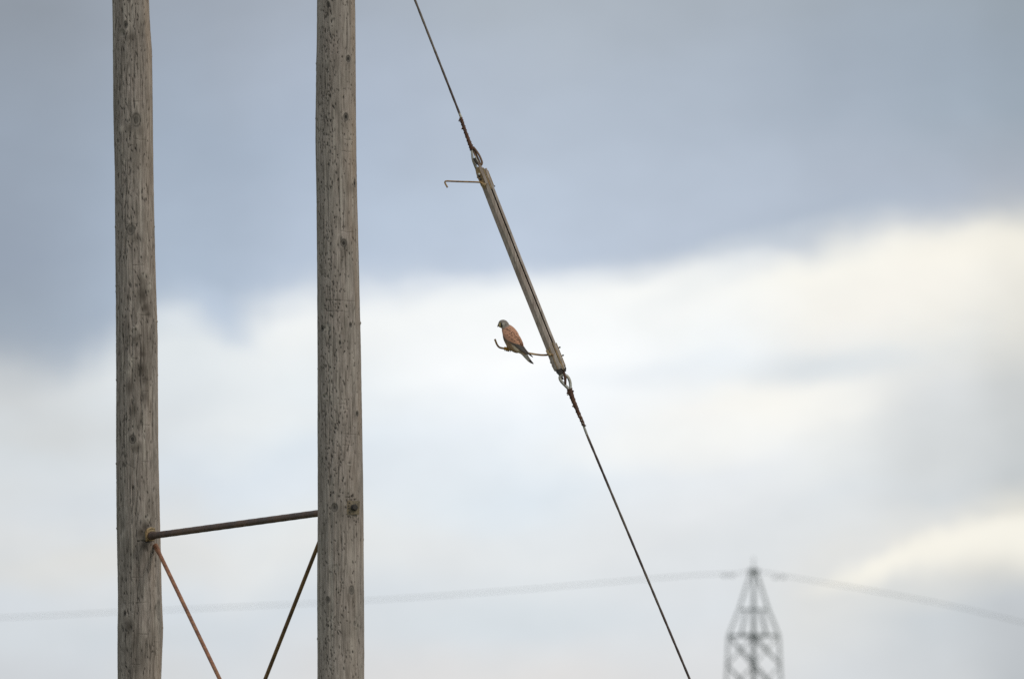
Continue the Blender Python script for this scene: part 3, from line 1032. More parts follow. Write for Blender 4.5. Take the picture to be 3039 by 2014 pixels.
# upper strand, up to the near pole
top_end = G(1231.6, 0)
d_up = (G(1231.6, 0) - G(1366, 342)).normalized()
attach = G(1366, 342) + d_up * 3.15
attach.y -= 0.0
mb = MB()


def strand(mb, p0, p1, r, m):
    mb.tube([p0.lerp(p1, k / m) for k in range(m + 1)], r, 18, lobes=6, lobe_amp=0.10, twist=55.0)


strand(mb, attach, G(1364.0, 338.0), 3.3 * PX, 420)
up = mb.build('strand', M_STRAND, guy, smooth=True)
up['label'] = 'upper rusty strand of the guy wire'
mb = MB()
strand(mb, G(1363.0, 335.5), G(1369.5, 352), 3.5 * PX, 12)
mb.build('bare_strand', M_GALV, guy, smooth=True)
# lower strand, down to its ground anchor
lo0 = G(1741.5, 1289)
lo1 = G(2046.8, 2014)
dl = (lo1 - lo0).normalized()
gnd = lo0 + dl * (lo0.z / -dl.z)
mb = MB()
strand(mb, lo0, lo0 + dl * ((lo0.z - 0.9) / -dl.z), 3.45 * PX, 900)
low = mb.build('strand', M_STRAND, guy, smooth=True)
low['label'] = 'lower rusty strand of the guy wire'
mb = MB()
strand(mb, G(1730.5, 1259), G(1742.2, 1290.5), 3.5 * PX, 18)
mb.build('bare_strand', M_GALV, guy, smooth=True)
mb = MB()
mb.tube([lo0 + dl * ((lo0.z - 0.95) / -dl.z), gnd + dl * 0.2], 0.012, 12)
mb.build('anchor_rod', M_YRUST, guy, smooth=True)
# strap round the pole where the guy is made off
zc = attach.z
mb = MB()
rr = RP.rad[-10] * RP.pxm + 0.006
cxx = px_to(997, -400, D).x
mb.tube([Vector((cxx + rr * math.cos(a), D + rr * math.sin(a), zc)) for a in np.linspace(0, 2 * math.pi, 40)], 0.008, 8)
mb.build('pole_band', M_YRUST, guy, smooth=True)


def wrap_mb(path, radii, pitch_n, amp):
    """strand bound with wire: a rippled tapering sleeve"""
    pts = smooth_path(path, 14)
    m = len(pts)
    rr_ = np.interp(np.linspace(0, 1, m), np.linspace(0, 1, len(radii)), radii)
    r_ = [float(rr_[k]) * (1 + amp * math.sin(k * pitch_n)) for k in range(m)]
    mb = MB()
    mb.tube(pts, r_, 18, lobes=2, lobe_amp=0.05, twist=150)
    return mb


def helix(mb, path, radii, turns, r, phase=0.0):
    pts = smooth_path(path, 30)
    m = len(pts)
    rr_ = np.interp(np.linspace(0, 1, m), np.linspace(0, 1, len(radii)), radii)
    out = []
    for k in range(m):
        t_ = (pts[min(m - 1, k + 1)] - pts[max(0, k - 1)]).normalized()
        u = Vector((0, 1, 0))
        w = t_.cross(u).normalized()
        a = phase + 2 * math.pi * turns * k / m
        out.append(pts[k] + (u * math.cos(a) + w * math.sin(a)) * float(rr_[k]))
    mb.tube(out, r, 6)


# upper grip
path = [G(1367, 349), G(1372, 364), G(1380.5, 389), G(1390, 415), G(1398, 436), G(1401.5, 445)]
rad_ = [4.6 * PX, 5.0 * PX, 5.0 * PX, 5.4 * PX, 6.0 * PX, 6.2 * PX]
wm = wrap_mb(path, rad_, 1.9, 0.07)
grip = wm.build('wire_grip', M_RUST, guy, smooth=True)
mb = MB()
helix(mb, path, [x * 1.0 for x in rad_], 11, 1.5 * PX)
mb.tube([G(1362, 361, .006), G(1364, 355, .008), G(1368, 352, .004)], 1.9 * PX, 8)
mb.tube([G(1396, 432, .01), G(1404, 431, .008)], 1.7 * PX, 8)
mb.tube([G(1370, 384, .0), G(1373.5, 378, .006)], 1.5 * PX, 8)
mb.build('binding_wire', M_RUST, grip, smooth=True)

# upper eye: strand turned round a thimble, both legs seen nearly edge-on
mb = MB()
mb.tube(smooth_path([G(1399.2, 438), G(1400.8, 452), G(1402.6, 470), G(1407, 484), G(1414, 496), G(1420, 503)], 8), [3.6 * PX] * 41, 12)
eye_leg = mb.build('thimble', M_GALV, guy, smooth=True)
mb = MB()
mb.tube(smooth_path([G(1404, 436, .004), G(1412, 446, .006), G(1421, 459, .007), G(1428, 474, .006), G(1430.5, 483, .004), G(1428, 490, .002), G(1420, 492, 0)], 8), 3.1 * PX, 12)
mb.tube(smooth_path([G(1404, 440, -.006), G(1411, 452, -.004), G(1417, 466, 0), G(1423, 480, .003), G(1426, 490, .004)], 8), 2.6 * PX, 12)
mb.tube(smooth_path([G(1403, 442, -.002), G(1408, 455, .002), G(1412.5, 468, .004), G(1418, 482, .006), G(1421, 492, .004)], 8), 2.5 * PX, 12)
mb.build('eye_strand', M_EYE, guy, smooth=True)
mb = MB()
mb.tube(smooth_path([G(1408, 470, .012), G(1412, 480, .016), G(1418, 489, .014)], 6), [3.4 * PX] * 13, 10)
mb.tube([G(1404, 478, -.01), G(1412, 498, -.01), G(1419, 508, -.004)], 3.3 * PX, 10)
mb.build('shackle', M_DARK, guy, smooth=True)
mb = MB()
mb.tube(smooth_path([G(1410, 464, .018), G(1414, 473, .02), G(1419, 482, .018)], 6), [2.0 * PX] * 13, 10)
mb.build('shackle_pin', M_GALV, guy, smooth=True)


# the two long bars of the insulator
def bar(poly, t0, t1, name, mat, wob=0.15, m=40, parent=guy, bev=0.0012):
    mb = MB()
    ts = [t0 + (t1 - t0) * k / m for k in range(m + 1)]

    def ring_(t_):
        w = wob * math.sin(t_ * 0.031 + poly[0][0])
        bow = -1.6 * math.sin(math.pi * (t_ + 70) / 650.0) if m > 5 else 0
        return [B(t_, l_ + w + bow, d_) for l_, d_ in poly]
    mb.prism(ring_, ts)
    return mb.build(name, mat, parent, auto=R(25))


bar([(-16.4, 0), (-15.4, 3.5), (-4.2, 12.4), (4.4, 12.8), (6.4, 10), (6.4, -12), (-14, -12), (-16.4, -8)], -68, 574, 'insulator_bar', M_BAR)
bar([(9.6, 8), (11.0, 10.5), (15.2, 9.5), (17.2, 6), (17.2, -11), (9.6, -11)], -60, 578, 'insulator_bar', M_BAR)
bar([(5.9, 0.5), (10.1, 0.5), (10.1, -6), (5.9, -6)], -50, 560, 'core_web', M_WEB)

# end fittings (steel straps bolted through both bars)
top_fit = MB()
poly = [(-72, -3), (-70, -11), (-60, -17.5), (-50, -18.6), (-16, -18.0), (-8, -14), (-3, -8), (-8, -5.0), (-40, -4.6), (-66, -4.0)]


def lay(t_, l_):
    # height of the left bar's face under a point
    return float(np.interp(l_, [-19, -16, -4.2, 4.5], [3.5, 4.6, 13.2, 13.8]))


def plate_from(poly, th=1.6, lift=0.0):
    mb = MB()
    mb.prism(lambda s_: [B(t_, l_, lay(t_, l_) + lift + s_) for t_, l_ in poly], [-6.0, 0.0, th])
    return mb


fit = plate_from(poly).build('end_strap', M_YRUST, guy, auto=R(30))
mb = MB()
mb.prism(lambda s_: [B(t_, l_, 13.0 + s_) for t_, l_ in [(-78, -1), (-74, 4.5), (-20, 5.4), (-14, 2), (-18, -2.6), (-70, -4)]], [-3, 1.8])
mb.build('end_strap', M_BAR, guy, auto=R(30))
mb = MB()
mb.prism(lambda s_: [B(t_, l_, 11.0 + s_) for t_, l_ in [(-64, 6.2), (-64, 9.4), (-2, 10.0), (6, 8.6), (0, 6.0)]], [-3, 1.0])
mb.prism(lambda s_: [B(t_, 16.6 + s_, d_) for t_, d_ in [(-52, 7), (-52, -8), (-4, -8), (-4, 7)]], [0, 2.2])
mb.build('side_strap', M_YRUST, guy, auto=R(30))
mb = MB()
mb.ball(B(-1.5, 19.0, 0), 2.2 * PX)
mb.build('bolt', M_DARK, guy, smooth=True)
mb = MB()
mb.tube([B(-44, -20.0, 3), B(-44, -16, 4)], 2.2 * PX, 8)
mb.build('bolt', M_DARK, guy, smooth=True)
mb = MB()
mb.tube([B(-50.5, -11.8, 9), B(-50.5, -11.6, 14.5)], 4.2 * PX, 12)
mb.build('bolt', M_GALV, fit, smooth=True)
mb = MB()
mb.tube([B(-35.5, -11.2, 8), B(-35.5, -11.2, 12.2)], 3.6 * PX, 12)
mb.tube([B(-44.5, -11.8, 9), B(-44.5, -11.6, 12.3)], 3.0 * PX, 12)
mb.build('bolt_hole', M_DARK, fit, smooth=True)

# bottom fittings
mb = plate_from([(510, -18.0), (508, -13), (516, -9.0), (540, -8.2), (572, -8.0), (578, -12), (574, -17.6), (566, -18.8), (530, -18.6)])
fit2 = mb.build('end_strap', M_BAR, guy, auto=R(30))
mb = MB()
mb.prism(lambda s_: [B(t_, l_, 12.4 + s_) for t_, l_ in [(500, -8.6), (504, -7.0), (560, -5.4), (574, -5.2), (574, -6.8), (540, -7.6)]], [-2, 1.2])
mb.prism(lambda s_: [B(t_, l_, 11.4 + s_) for t_, l_ in [(492, 7.2), (498, 9.3), (520, 11.0), (566, 11.4), (584, 9.0), (575, 6.6), (530, 6.8)]], [-4, 1.2])
mb.prism(lambda s_: [B(t_, 16.8 + s_, d_) for t_, d_ in [(498, 6), (502, -8), (566, -8), (572, 6)]], [0, 2.6])
mb.prism(lambda s_: [B(t_, l_, 9.5 + s_) for t_, l_ in [(508, -19.6), (506, -13), (513, -10), (519, -14), (518, -19.8)]], [-4, 2.2])
mb.build('side_strap', M_YRUST, guy, auto=R(30))
for t_, l_ in ((514, 23.0), (539.5, 23.4)):
    mb = MB()
    mb.ball(B(t_, l_, 1), 2.7 * PX)
    mb.tube([B(t_, 18, 1), B(t_, l_, 1)], 1.9 * PX, 8)
    mb.build('bolt', M_DARK, guy, smooth=True)
for t_, l_ in ((546, -20.4), (558, -19.6)):
    mb = MB()
    mb.tube([B(t_, l_, 3), B(t_, l_ + 5, 3)], 2.8 * PX, 10)
    mb.build('bolt', M_DARK, guy, smooth=True)
mb = MB()
mb.prism(lambda s_: [B(t_, l_, s_) for t_, l_ in [(570, -13), (566, 3), (578, 7.0), (588, 4), (590, -10), (580, -14)]], [-10, 10.5])
mb.prism(lambda s_: [B(t_, l_, s_) for t_, l_ in [(570, 11), (568, 17.5), (579, 18.2), (588, 13.5), (584, 10.5)]], [-9, 9.5])
mb.build('opening_shade', M_DARK, guy, auto=R(30))  # dark blocks standing in for the shaded openings at the bar ends
mb = MB()
mb.tube([B(584, -5.5, -4), B(606, -3.5, -4)], 3.6 * PX, 10, flat=0.7)
mb.tube([B(576, 8, 4), B(590, 6.5, 4), B(604, 4.8, 5), B(622, -2.0, 5), B(626, -4, 4)], [3.6 * PX, 4.2 * PX, 4.4 * PX, 3.6 * PX, 1.8 * PX], 10, flat=0.8)
mb.build('clevis', M_RUST, guy, smooth=True)

# lower thimble ring
path = [G(1690.5, 1158), G(1684, 1150), G(1674.5, 1140.5), G(1665.5, 1130.5), G(1661.6, 1121), G(1664.5, 1114), G(1671, 1111.5), G(1679, 1113.5), G(1686.5, 1120), G(1691.5, 1132), G(1693, 1144), G(1692.5, 1158)]
mb = MB()
sp = smooth_path(path, 8)
mb.tube(sp, 4.6 * PX, 14, flat=1.5)
mb.build('thimble', M_GALV, guy, smooth=True)
# lower grip
path = [G(1690, 1153), G(1693.5, 1166), G(1700, 1184), G(1708, 1204), G(1717, 1226), G(1725.5, 1245), G(1732.5, 1262)]
rad_ = [8.4 * PX, 7.9 * PX, 6.7 * PX, 6.1 * PX, 5.6 * PX, 5.1 * PX, 5.0 * PX]
wm = wrap_mb(path, rad_, 0.9, 0.05)
grip = wm.build('wire_grip', M_RUST, guy, smooth=True)
mb = MB()
helix(mb, path, rad_, 9, 1.3 * PX, 1.0)
mb.tube([G(1683, 1168, .004), G(1685.5, 1163, .010)], 2.2 * PX, 8)
mb.tube([G(1698.8, 1206, .004), G(1703, 1203, .008)], 2.2 * PX, 8)
mb.tube([G(1700, 1159, .01), G(1702, 1161.5, .004)], 2.0 * PX, 8)
mb.tube([G(1733, 1263, .008), G(1739.5, 1262.5, .008)], 2.0 * PX, 8)
mb.build('binding_wire', M_RUST, grip, smooth=True)
for (x, y) in ((1720.5, 1233.5), (1725.5, 1246), (1729.5, 1256), (1684.5, 1171.5)):
    mb = MB()
    mb.ball(G(x, y, 5.2 * PX), 2.4 * PX, 1.6 * PX, 1.6 * PX)
    mb.build('zinc_clip', M_GALV, grip, smooth=True)

# arcing horns: thin rods with bent tips
horn_up = MB()
horn_up.tube(smooth_path([G(1436, 549, .030), G(1428, 543.5, .030), G(1416, 541.5, .025), G(1380, 540.2, .02), G(1345, 539.0, .02), G(1326, 538.2, .02), G(1321.3, 540.0, .02), G(1320.8, 543.5, .02), G(1324, 550, .02), G(1328.3, 557.5, .02)], 6),
             [2.55 * PX] * 55, 12)
h1 = horn_up.build('arcing_horn', M_HORN, guy, smooth=True)
mb = MB()
mb.ball(G(1437, 549, 0.030), 6.5 * PX, 3 * PX, 5 * PX)
mb.build('horn_weld', M_YRUST, h1, smooth=True)
HORN = [(1642, 1053), (1632, 1052.5), (1622, 1053.3), (1608, 1053.3), (1594, 1051.8), (1580, 1049.6), (1568, 1047.5), (1548, 1044.0), (1528, 1040.5), (1508, 1036.5), (1496, 1033.8), (1485, 1031.5), (1479.5, 1028.2), (1474.8, 1021.5), (1471.6, 1014), (1468.6, 1005.8)]
mb = MB()
mb.tube(smooth_path([G(x, y, (.026, .020, .010, .003)[k] if k < 4 else 0.0) for k, (x, y) in enumerate(HORN)], 6), [2.9 * PX] * (6 * (len(HORN) - 1) + 1), 12)
h2 = mb.build('arcing_horn', M_HORN, guy, smooth=True)
mb = MB()
mb.ball(G(1631, 1052.5, 0.028), 5.5 * PX, 3 * PX, 4.5 * PX)
mb.build('horn_weld', M_YRUST, h2, smooth=True)


# ------------------------------------------------------------------ the falcon
def Z(x, y, dep=0.0):
    """bird sketch units (1/7.84 photo pixel) -> world; dep in the same units, towards the camera"""
    return G(1430 + x / 7.84, 920 + y / 7.84, (dep + 85) * PX / 7.84)


U = PX / 7.84
ZC = Vector(Z(0, 0))
bird = thing('kestrel', Z(560, 890), 'small falcon with grey head and rusty spotted back perched on the bent horn rod', 'bird')


def body_loft(mb, st, seg=28, dep0=0.0):
    """st: (cx, cy, half width, half thickness, depth offset); sections perpendicular to the path"""
    st = [tuple(s) if len(s) == 5 else tuple(s) + (0,) for s in st]
    arr = np.array(st, float)
    m = (len(st) - 1) * 6 + 1
    tt = np.linspace(0, len(st) - 1, m)
    sm = np.zeros((m, 5))
    for c in range(5):
        P_ = np.concatenate([[2 * arr[0, c] - arr[1, c]], arr[:, c], [2 * arr[-1, c] - arr[-2, c]]])
        for q, x in enumerate(tt):
            k = min(int(x), len(st) - 2)
            f = x - k
            a, b, cc, d_ = P_[k:k + 4]
            sm[q, c] = 0.5 * (2 * b + (cc - a) * f + (2 * a - 5 * b + 4 * cc - d_) * f * f + (3 * b - a - 3 * cc + d_) * f ** 3)
    vs, fs = [], []
    for q in range(m):
        d_ = sm[min(m - 1, q + 1), :2] - sm[max(0, q - 1), :2]
        d_ /= np.linalg.norm(d_) + 1e-9
        nx, ny = d_[1], -d_[0]
        for k in range(seg):
            a = 2 * math.pi * k / seg
            w = max(1.0, sm[q, 2]) * math.cos(a)
            h = max(1.0, sm[q, 3]) * math.sin(a)
            vs.append(Z(sm[q, 0] + nx * w, sm[q, 1] + ny * w, sm[q, 4] + h))
    for q in range(m - 1):
        for k in range(seg):
            a, b = q * seg + k, q * seg + (k + 1) % seg
            fs.append((a, b, b + seg, a + seg))
    fs.append(tuple(range(seg))[::-1])
    fs.append(tuple(range((m - 1) * seg, m * seg)))
    mb.add(vs, fs)


mb = MB()
# trunk from neck to vent, then tail
body_loft(mb, [(525, 330, 70, 60), (548, 385, 98, 80), (575, 430, 128, 104), (632, 522, 166, 140), (678, 622, 188, 160), (720, 735, 178, 155), (765, 822, 166, 130), (815, 885, 128, 100), (880, 930, 92, 72)])
body_loft(mb, [(800, 860, 110, 60), (900, 935, 84, 40), (960, 990, 62, 26, -5), (1035, 1085, 52, 18, -10), (1105, 1172, 40, 14, -12), (1160, 1222, 26, 12, -12), (1205, 1252, 10, 10, -12)])
# head
mb.ball(Z(500, 325, 0), 118 * U, 92 * U, 98 * U, 28, 18, Matrix.Rotation(R(12), 3, 'Y'))
mb.ball(Z(450, 345, 12), 78 * U, 66 * U, 70 * U, 24, 16)
mb.ball(Z(540, 350, 0), 92 * U, 82 * U, 92 * U, 24, 16)
mb.ball(Z(455, 385, 0), 45 * U, 50 * U, 38 * U, 18, 12)
# feathered thigh
body_loft(mb, [(640, 740, 70, 60, 50), (628, 810, 62, 50, 52), (610, 862, 40, 32, 45), (600, 885, 22, 20, 38)], 18)
body_loft(mb, [(650, 740, 60, 55, -50), (640, 810, 50, 45, -52), (622, 862, 32, 28, -45), (615, 880, 20, 20, -38)], 18)
# near wing: shoulder to folded tip
body_loft(mb, [(520, 455, 50, 26, 62), (560, 520, 88, 34, 92), (612, 600, 112, 36, 118), (672, 680, 116, 34, 128), (745, 760, 96, 30, 118), (830, 838, 66, 24, 92), (920, 915, 46, 16, 62), (1000, 985, 30, 12, 38), (1050, 1030, 12, 8, 26)], 22)
# far wing: lies over the rump, its tip crosses the tail
body_loft(mb, [(640, 470, 50, 26, -62), (720, 560, 84, 34, -84), (800, 670, 90, 34, -92), (868, 760, 78, 28, -78), (930, 850, 50, 20, -50), (1000, 935, 38, 14, -22), (1075, 1005, 26, 11, -5), (1140, 1058, 19, 9, 0), (1188, 1098, 10, 8, 0)], 22)
# tertials standing proud on the rump
body_loft(mb, [(760, 560, 60, 24, 60), (835, 660, 66, 26, 70), (895, 745, 52, 24, 60), (940, 805, 32, 20, 48), (955, 835, 12, 14, 40)], 18)
tmp = mb.build('tmp', M_DARK)
rm = tmp.modifiers.new('r', 'REMESH')
rm.mode = 'VOXEL'
rm.voxel_size = 0.0016
sm_ = tmp.modifiers.new('s', 'SMOOTH')
sm_.factor = 0.5
sm_.iterations = 2
dg = bpy.context.evaluated_depsgraph_get()
ev = tmp.evaluated_get(dg)
me = bpy.data.meshes.new_from_object(ev)
bpy.data.objects.remove(tmp)
nv = len(me.vertices)
co = np.empty(nv * 3, np.float32)
me.vertices.foreach_get('co', co)
co = co.reshape(-1, 3).astype(float)
# plumage pattern in sketch units (same on both sides of the bird)
o_ = Z(0, 0)
ex = (Z(100, 0) - o_) / 100
ez = (Z(0, 100) - o_) / 100
sx_ = (co[:, 0] - o_.x) / ex.x
sy_ = (co[:, 2] - o_.z) / ez.z
dep = -(co[:, 1] - D) / U - 85
rb = np.random.default_rng(5)


def poly_mask(pts, soft=8.0):
    """signed-distance style soft mask of a polygon in sketch units"""
    P_ = np.array(pts, float)
    inside = np.zeros(len(sx_), bool)
    dist = np.full(len(sx_), 1e9)
    m = len(P_)
    for k in range(m):
        x0, y0 = P_[k]
        x1, y1 = P_[(k + 1) % m]
        cond = ((y0 > sy_) != (y1 > sy_)) & (sx_ < (x1 - x0) * (sy_ - y0) / (y1 - y0 + 1e-9) + x0)
        inside ^= cond
        L2 = (x1 - x0) ** 2 + (y1 - y0) ** 2 + 1e-9
        t_ = np.clip(((sx_ - x0) * (x1 - x0) + (sy_ - y0) * (y1 - y0)) / L2, 0, 1)
        dist = np.minimum(dist, np.hypot(sx_ - x0 - t_ * (x1 - x0), sy_ - y0 - t_ * (y1 - y0)))
    sd = np.where(inside, dist, -dist)
    return np.clip(sd / soft * 0.5 + 0.5, 0, 1)


colr = np.tile(np.array([0.43, 0.28, 0.17]), (nv, 1))      # buff underparts


def paint(mask, c):
    global colr
    colr = colr * (1 - mask[:, None]) + np.array(c)[None, :] * mask[:, None]


vn = np.sin(sx_ * 0.045 + 1.3 * np.sin(sy_ * 0.03)) * np.cos(sy_ * 0.05) * 0.5
# streaks on breast and flank
stk = (np.sin(sx_ * 0.16 + np.sin(sy_ * 0.05) * 2) > 0.55) & (np.sin(sy_ * 0.11 + sx_ * 0.07) > -0.1) & (sy_ < 930)
paint(stk * 0.55, (0.10, 0.055, 0.03))
paint(poly_mask([(690, 820), (730, 830), (930, 990), (1110, 1180), (1060, 1180), (890, 1000), (760, 930)], 16), (0.54, 0.47, 0.35))
# whole upper side rufous
ruf = poly_mask([(440, 400), (520, 425), (600, 345), (720, 370), (860, 470), (930, 640), (985, 780), (975, 850), (880, 815), (770, 785), (690, 770), (620, 735), (560, 700), (505, 640), (470, 560)], 10)
paint(ruf, (0.51, 0.262, 0.165))
paint(ruf * np.clip(0.5 + vn, 0, 1) * 0.45, (0.60, 0.33, 0.20))
paint(poly_mask([(510, 560), (600, 600), (720, 680), (760, 760), (660, 745), (560, 690), (515, 640)], 20) * 0.5, (0.32, 0.165, 0.11))
# dark lower edge of the folded wing and the flight feathers
paint(poly_mask([(470, 540), (500, 620), (560, 700), (640, 740), (760, 790), (860, 810), (985, 850), (1060, 960), (1110, 1010), (1200, 1090), (1180, 1115), (1040, 1035), (900, 950), (740, 835), (640, 765), (545, 715), (490, 640)], 9), (0.085, 0.075, 0.070))
paint(poly_mask([(750, 800), (900, 850), (1040, 1000), (900, 930)], 14) * 0.5, (0.15, 0.14, 0.125))
paint(poly_mask([(500, 660), (560, 715), (600, 745), (590, 790), (540, 760)], 12) * 0.6, (0.28, 0.25, 0.20))
# tail: grey with a black band and pale rim
tl = poly_mask([(900, 900), (1040, 1020), (1160, 1190), (1230, 1265), (1150, 1250), (1040, 1150), (900, 1000)], 10)
paint(tl * (sx_ + sy_ * 0.9 > 1850) * (dep < 12), (0.27, 0.26, 0.215))
paint(poly_mask([(1050, 1030), (1110, 1120), (1170, 1190), (1220, 1262), (1150, 1225), (1100, 1170), (1045, 1085)], 8) * 0.65, (0.08, 0.075, 0.07))
paint(poly_mask([(1085, 1175), (1150, 1160), (1215, 1240), (1222, 1262), (1165, 1240), (1120, 1205)], 7), (0.015, 0.012, 0.012))
paint(poly_mask([(1130, 1230), (1190, 1250), (1230, 1265), (1200, 1280), (1140, 1250)], 5) * 0.8, (0.42, 0.36, 0.25))
paint(poly_mask([(1100, 1010), (1150, 1040), (1205, 1085), (1195, 1120), (1130, 1075)], 8), (0.03, 0.026, 0.026))
# head
head = poly_mask([(355, 390), (350, 200), (560, 200), (660, 330), (625, 385), (560, 412), (520, 430), (470, 425), (440, 420), (410, 405)], 26)
paint(head, (0.245, 0.21, 0.178))
paint(head * np.clip(vn + 0.3, 0, 1) * 0.5, (0.27, 0.245, 0.215))
paint(poly_mask([(462, 335), (495, 300), (530, 320), (525, 400), (500, 425), (478, 410), (480, 370)], 10) * 0.85, (0.52, 0.49, 0.42))
paint(poly_mask([(440, 290), (462, 300), (478, 372), (470, 400), (445, 380), (432, 340)], 7) * 0.92, (0.018, 0.016, 0.016))
paint(poly_mask([(395, 330), (425, 330), (440, 385), (455, 430), (425, 440), (405, 400)], 8) * 0.92, (0.60, 0.48, 0.20))
paint(poly_mask([(430, 420), (530, 420), (540, 455), (450, 470)], 12) * 0.5, (0.33, 0.25, 0.17))
# black spots on the back, in rows along the feather edges
for (x, y, w, h, a) in [(595, 462, 30, 10, .55), (648, 492, 22, 9, .3), (690, 545, 16, 14, .75), (748, 556, 20, 8, 1.0), (700, 600, 20, 10, .6), (765, 600, 24, 8, .5), (810, 560, 16, 6, .4), (800, 632, 22, 8, .35), (842, 664, 24, 9, .05), (770, 652, 20, 8, .7),
                        (865, 708, 30, 9, .0), (820, 700, 20, 8, .5), (880, 745, 22, 8, .1), (940, 765, 12, 14, 1.2), (945, 812, 14, 14, 1.2), (905, 790, 18, 7, .2), (720, 520, 18, 7, .4), (660, 440, 16, 6, .3), (640, 640, 20, 7, .4), (590, 590, 16, 6, .5),
                        (700, 690, 22, 7, .4), (760, 735, 22, 7, .4), (560, 520, 14, 6, .4), (650, 560, 18, 6, .5)]:
    c, s_ = math.cos(a), math.sin(a)
    dx_, dy_ = sx_ - x, sy_ - y
    q = ((dx_ * c + dy_ * s_) / w) ** 2 + ((-dx_ * s_ + dy_ * c) / h) ** 2
    paint(np.clip(1.8 - q, 0, 1) * 0.88, (0.035, 0.022, 0.018))
ca = me.color_attributes.new('plumage', 'FLOAT_COLOR', 'POINT')
ca.data.foreach_set('color', np.concatenate([colr, np.ones((nv, 1))], 1).astype(np.float32).ravel())
m, N, b = new_mat("plumage")
a = N.new('ShaderNodeAttribute')
a.attribute_name = 'plumage'
ob = N.new('ShaderNodeTexCoord').outputs['Object']
nn = N.noise(ob, 260, 4, 0.6)
N.put(b.inputs['Base Color'], N.mix(N.ramp(nn, [(0.35, 0.4), (0.6, 0.0)]), a.outputs['Color'], (0.05, 0.035, 0.025), 'MIX'))
b.inputs['Roughness'].default_value = 0.85
b.inputs['Specular IOR Level'].default_value = 0.15
bump(N, b, nn, 0.5, 0.002)
me.materials.clear()
me.materials.append(m)
co2 = co - np.array(bird.location)[None, :]
me.vertices.foreach_set('co', co2.astype(np.float32).ravel())
me.polygons.foreach_set('use_smooth', [True] * len(me.polygons))
me.update()
o = bpy.data.objects.new('body', me)
COL.objects.link(o)
o.parent = bird


def flat_mat(name, c, rough=0.6, sp=0.3):
    m, N, b = new_mat(name)
    ob = N.new('ShaderNodeTexCoord').outputs['Object']
    nn = N.noise(ob, 300, 3, 0.6)
    N.put(b.inputs['Base Color'], N.mix(N.maprange(nn, 0.3, 0.7), tuple(x * 0.7 for x in c), tuple(min(1, x * 1.2) for x in c)))
    b.inputs['Roughness'].default_value = rough
    b.inputs['Specular IOR Level'].default_value = sp
    return m


M_YEL = flat_mat('yellow_leg_skin', (0.52, 0.27, 0.045))
M_CERE = flat_mat('yellow_cere', (0.70, 0.55, 0.14))
M_BLK = flat_mat('black_horn', (0.02, 0.018, 0.018), 0.35, 0.5)
# beak: hooked, with yellow cere
mb = MB()
body_loft(mb, [(408, 342, 26, 30, 6), (392, 350, 22, 22, 5), (378, 366, 16, 15, 4), (372, 384, 11, 9, 3), (378, 402, 4, 4, 3)], 14)
beak = mb.build('beak', M_BLK, bird, smooth=True)
mb = MB()
body_loft(mb, [(424, 346, 28, 34, 10), (405, 342, 25, 31, 8), (394, 348, 20, 22, 6)], 14)
mb.build('cere', M_CERE, beak, smooth=True)
for sd in (1, -1):
    mb = MB()
    mb.ball(Z(438, 318, 12 + sd * 62), 15 * U, 9 * U, 15 * U, 16, 12)
    e = mb.build('eye', M_BLK, bird, smooth=True)
    mb = MB()
    cpt = Z(438, 318, 12 + sd * 65)
    mb.tube([cpt + Vector((math.cos(a_) * 17 * U, 0, math.sin(a_) * 17 * U)) for a_ in np.linspace(0, 2 * math.pi, 20)], 3.5 * U, 6)
    mb.build('eye_ring', M_CERE, e, smooth=True)


# feet: four toes each, closed round the rod
def horn_pt(x):
    xs = [h[0] for h in HORN][::-1]
    ys = [h[1] for h in HORN][::-1]
    return 1430 + (x) / 7.84, float(np.interp(1430 + x / 7.84, xs, ys))


for sd, xo in ((1, 0), (-1, 46)):
    base_x = 585 + xo
    hx, hy = horn_pt(base_x)
    dep_c = 0.0
    rr = 3.6 * PX
    mb = MB()
    leg_top = Z(606 + xo * 0.6, 850, -55 + sd * 22)
    mb.tube([leg_top, G(hx + 1.0, hy - 8, dep_c + sd * 0.004), G(hx, hy - 4.0, dep_c + sd * .003)], [2.2 * PX, 1.8 * PX, 2.0 * PX], 10)
    toes = [(-7.5, 1.0), (-4.0, 0.9), (-0.5, 0.85), (3.4, -1.0)]
    for dxp, side in toes:
        hx2, hy2 = horn_pt(base_x + dxp * 7.84)
        path = [G(hx, hy - 4.2, dep_c)]
        for a_ in np.linspace(80, -50, 6):
            aa = R(a_)
            path.append(G(hx2 + (dxp * -0.10) * (a_ / 80), hy2 - math.sin(aa) * 4.2, dep_c + side * math.cos(aa) * 4.0 * PX))
        mb.tube(smooth_path(path, 4), [1.35 * PX] * (4 * (len(path) - 1) + 1), 8)
    ft = mb.build('foot', M_YEL, bird, smooth=True)
    mb = MB()
    for dxp, side in toes:
        hx2, hy2 = horn_pt(base_x + dxp * 7.84)
        path = [G(hx2, hy2 + 3.2, dep_c + side * 2.7 * PX), G(hx2 + 0.3, hy2 + 5.6, dep_c + side * 1.0 * PX), G(hx2 + 0.9, hy2 + 6.6, dep_c - side * 1.2 * PX)]
        mb.tube(path, [1.3 * PX, 0.9 * PX, 0.3 * PX], 8)
    mb.build('talon', M_BLK, ft, smooth=True)

# ------------------------------------------------------------------ far transmission pylon
YP = 900.0
KP = K * YP


def F(px, py):
    return px_to(px, py, YP)


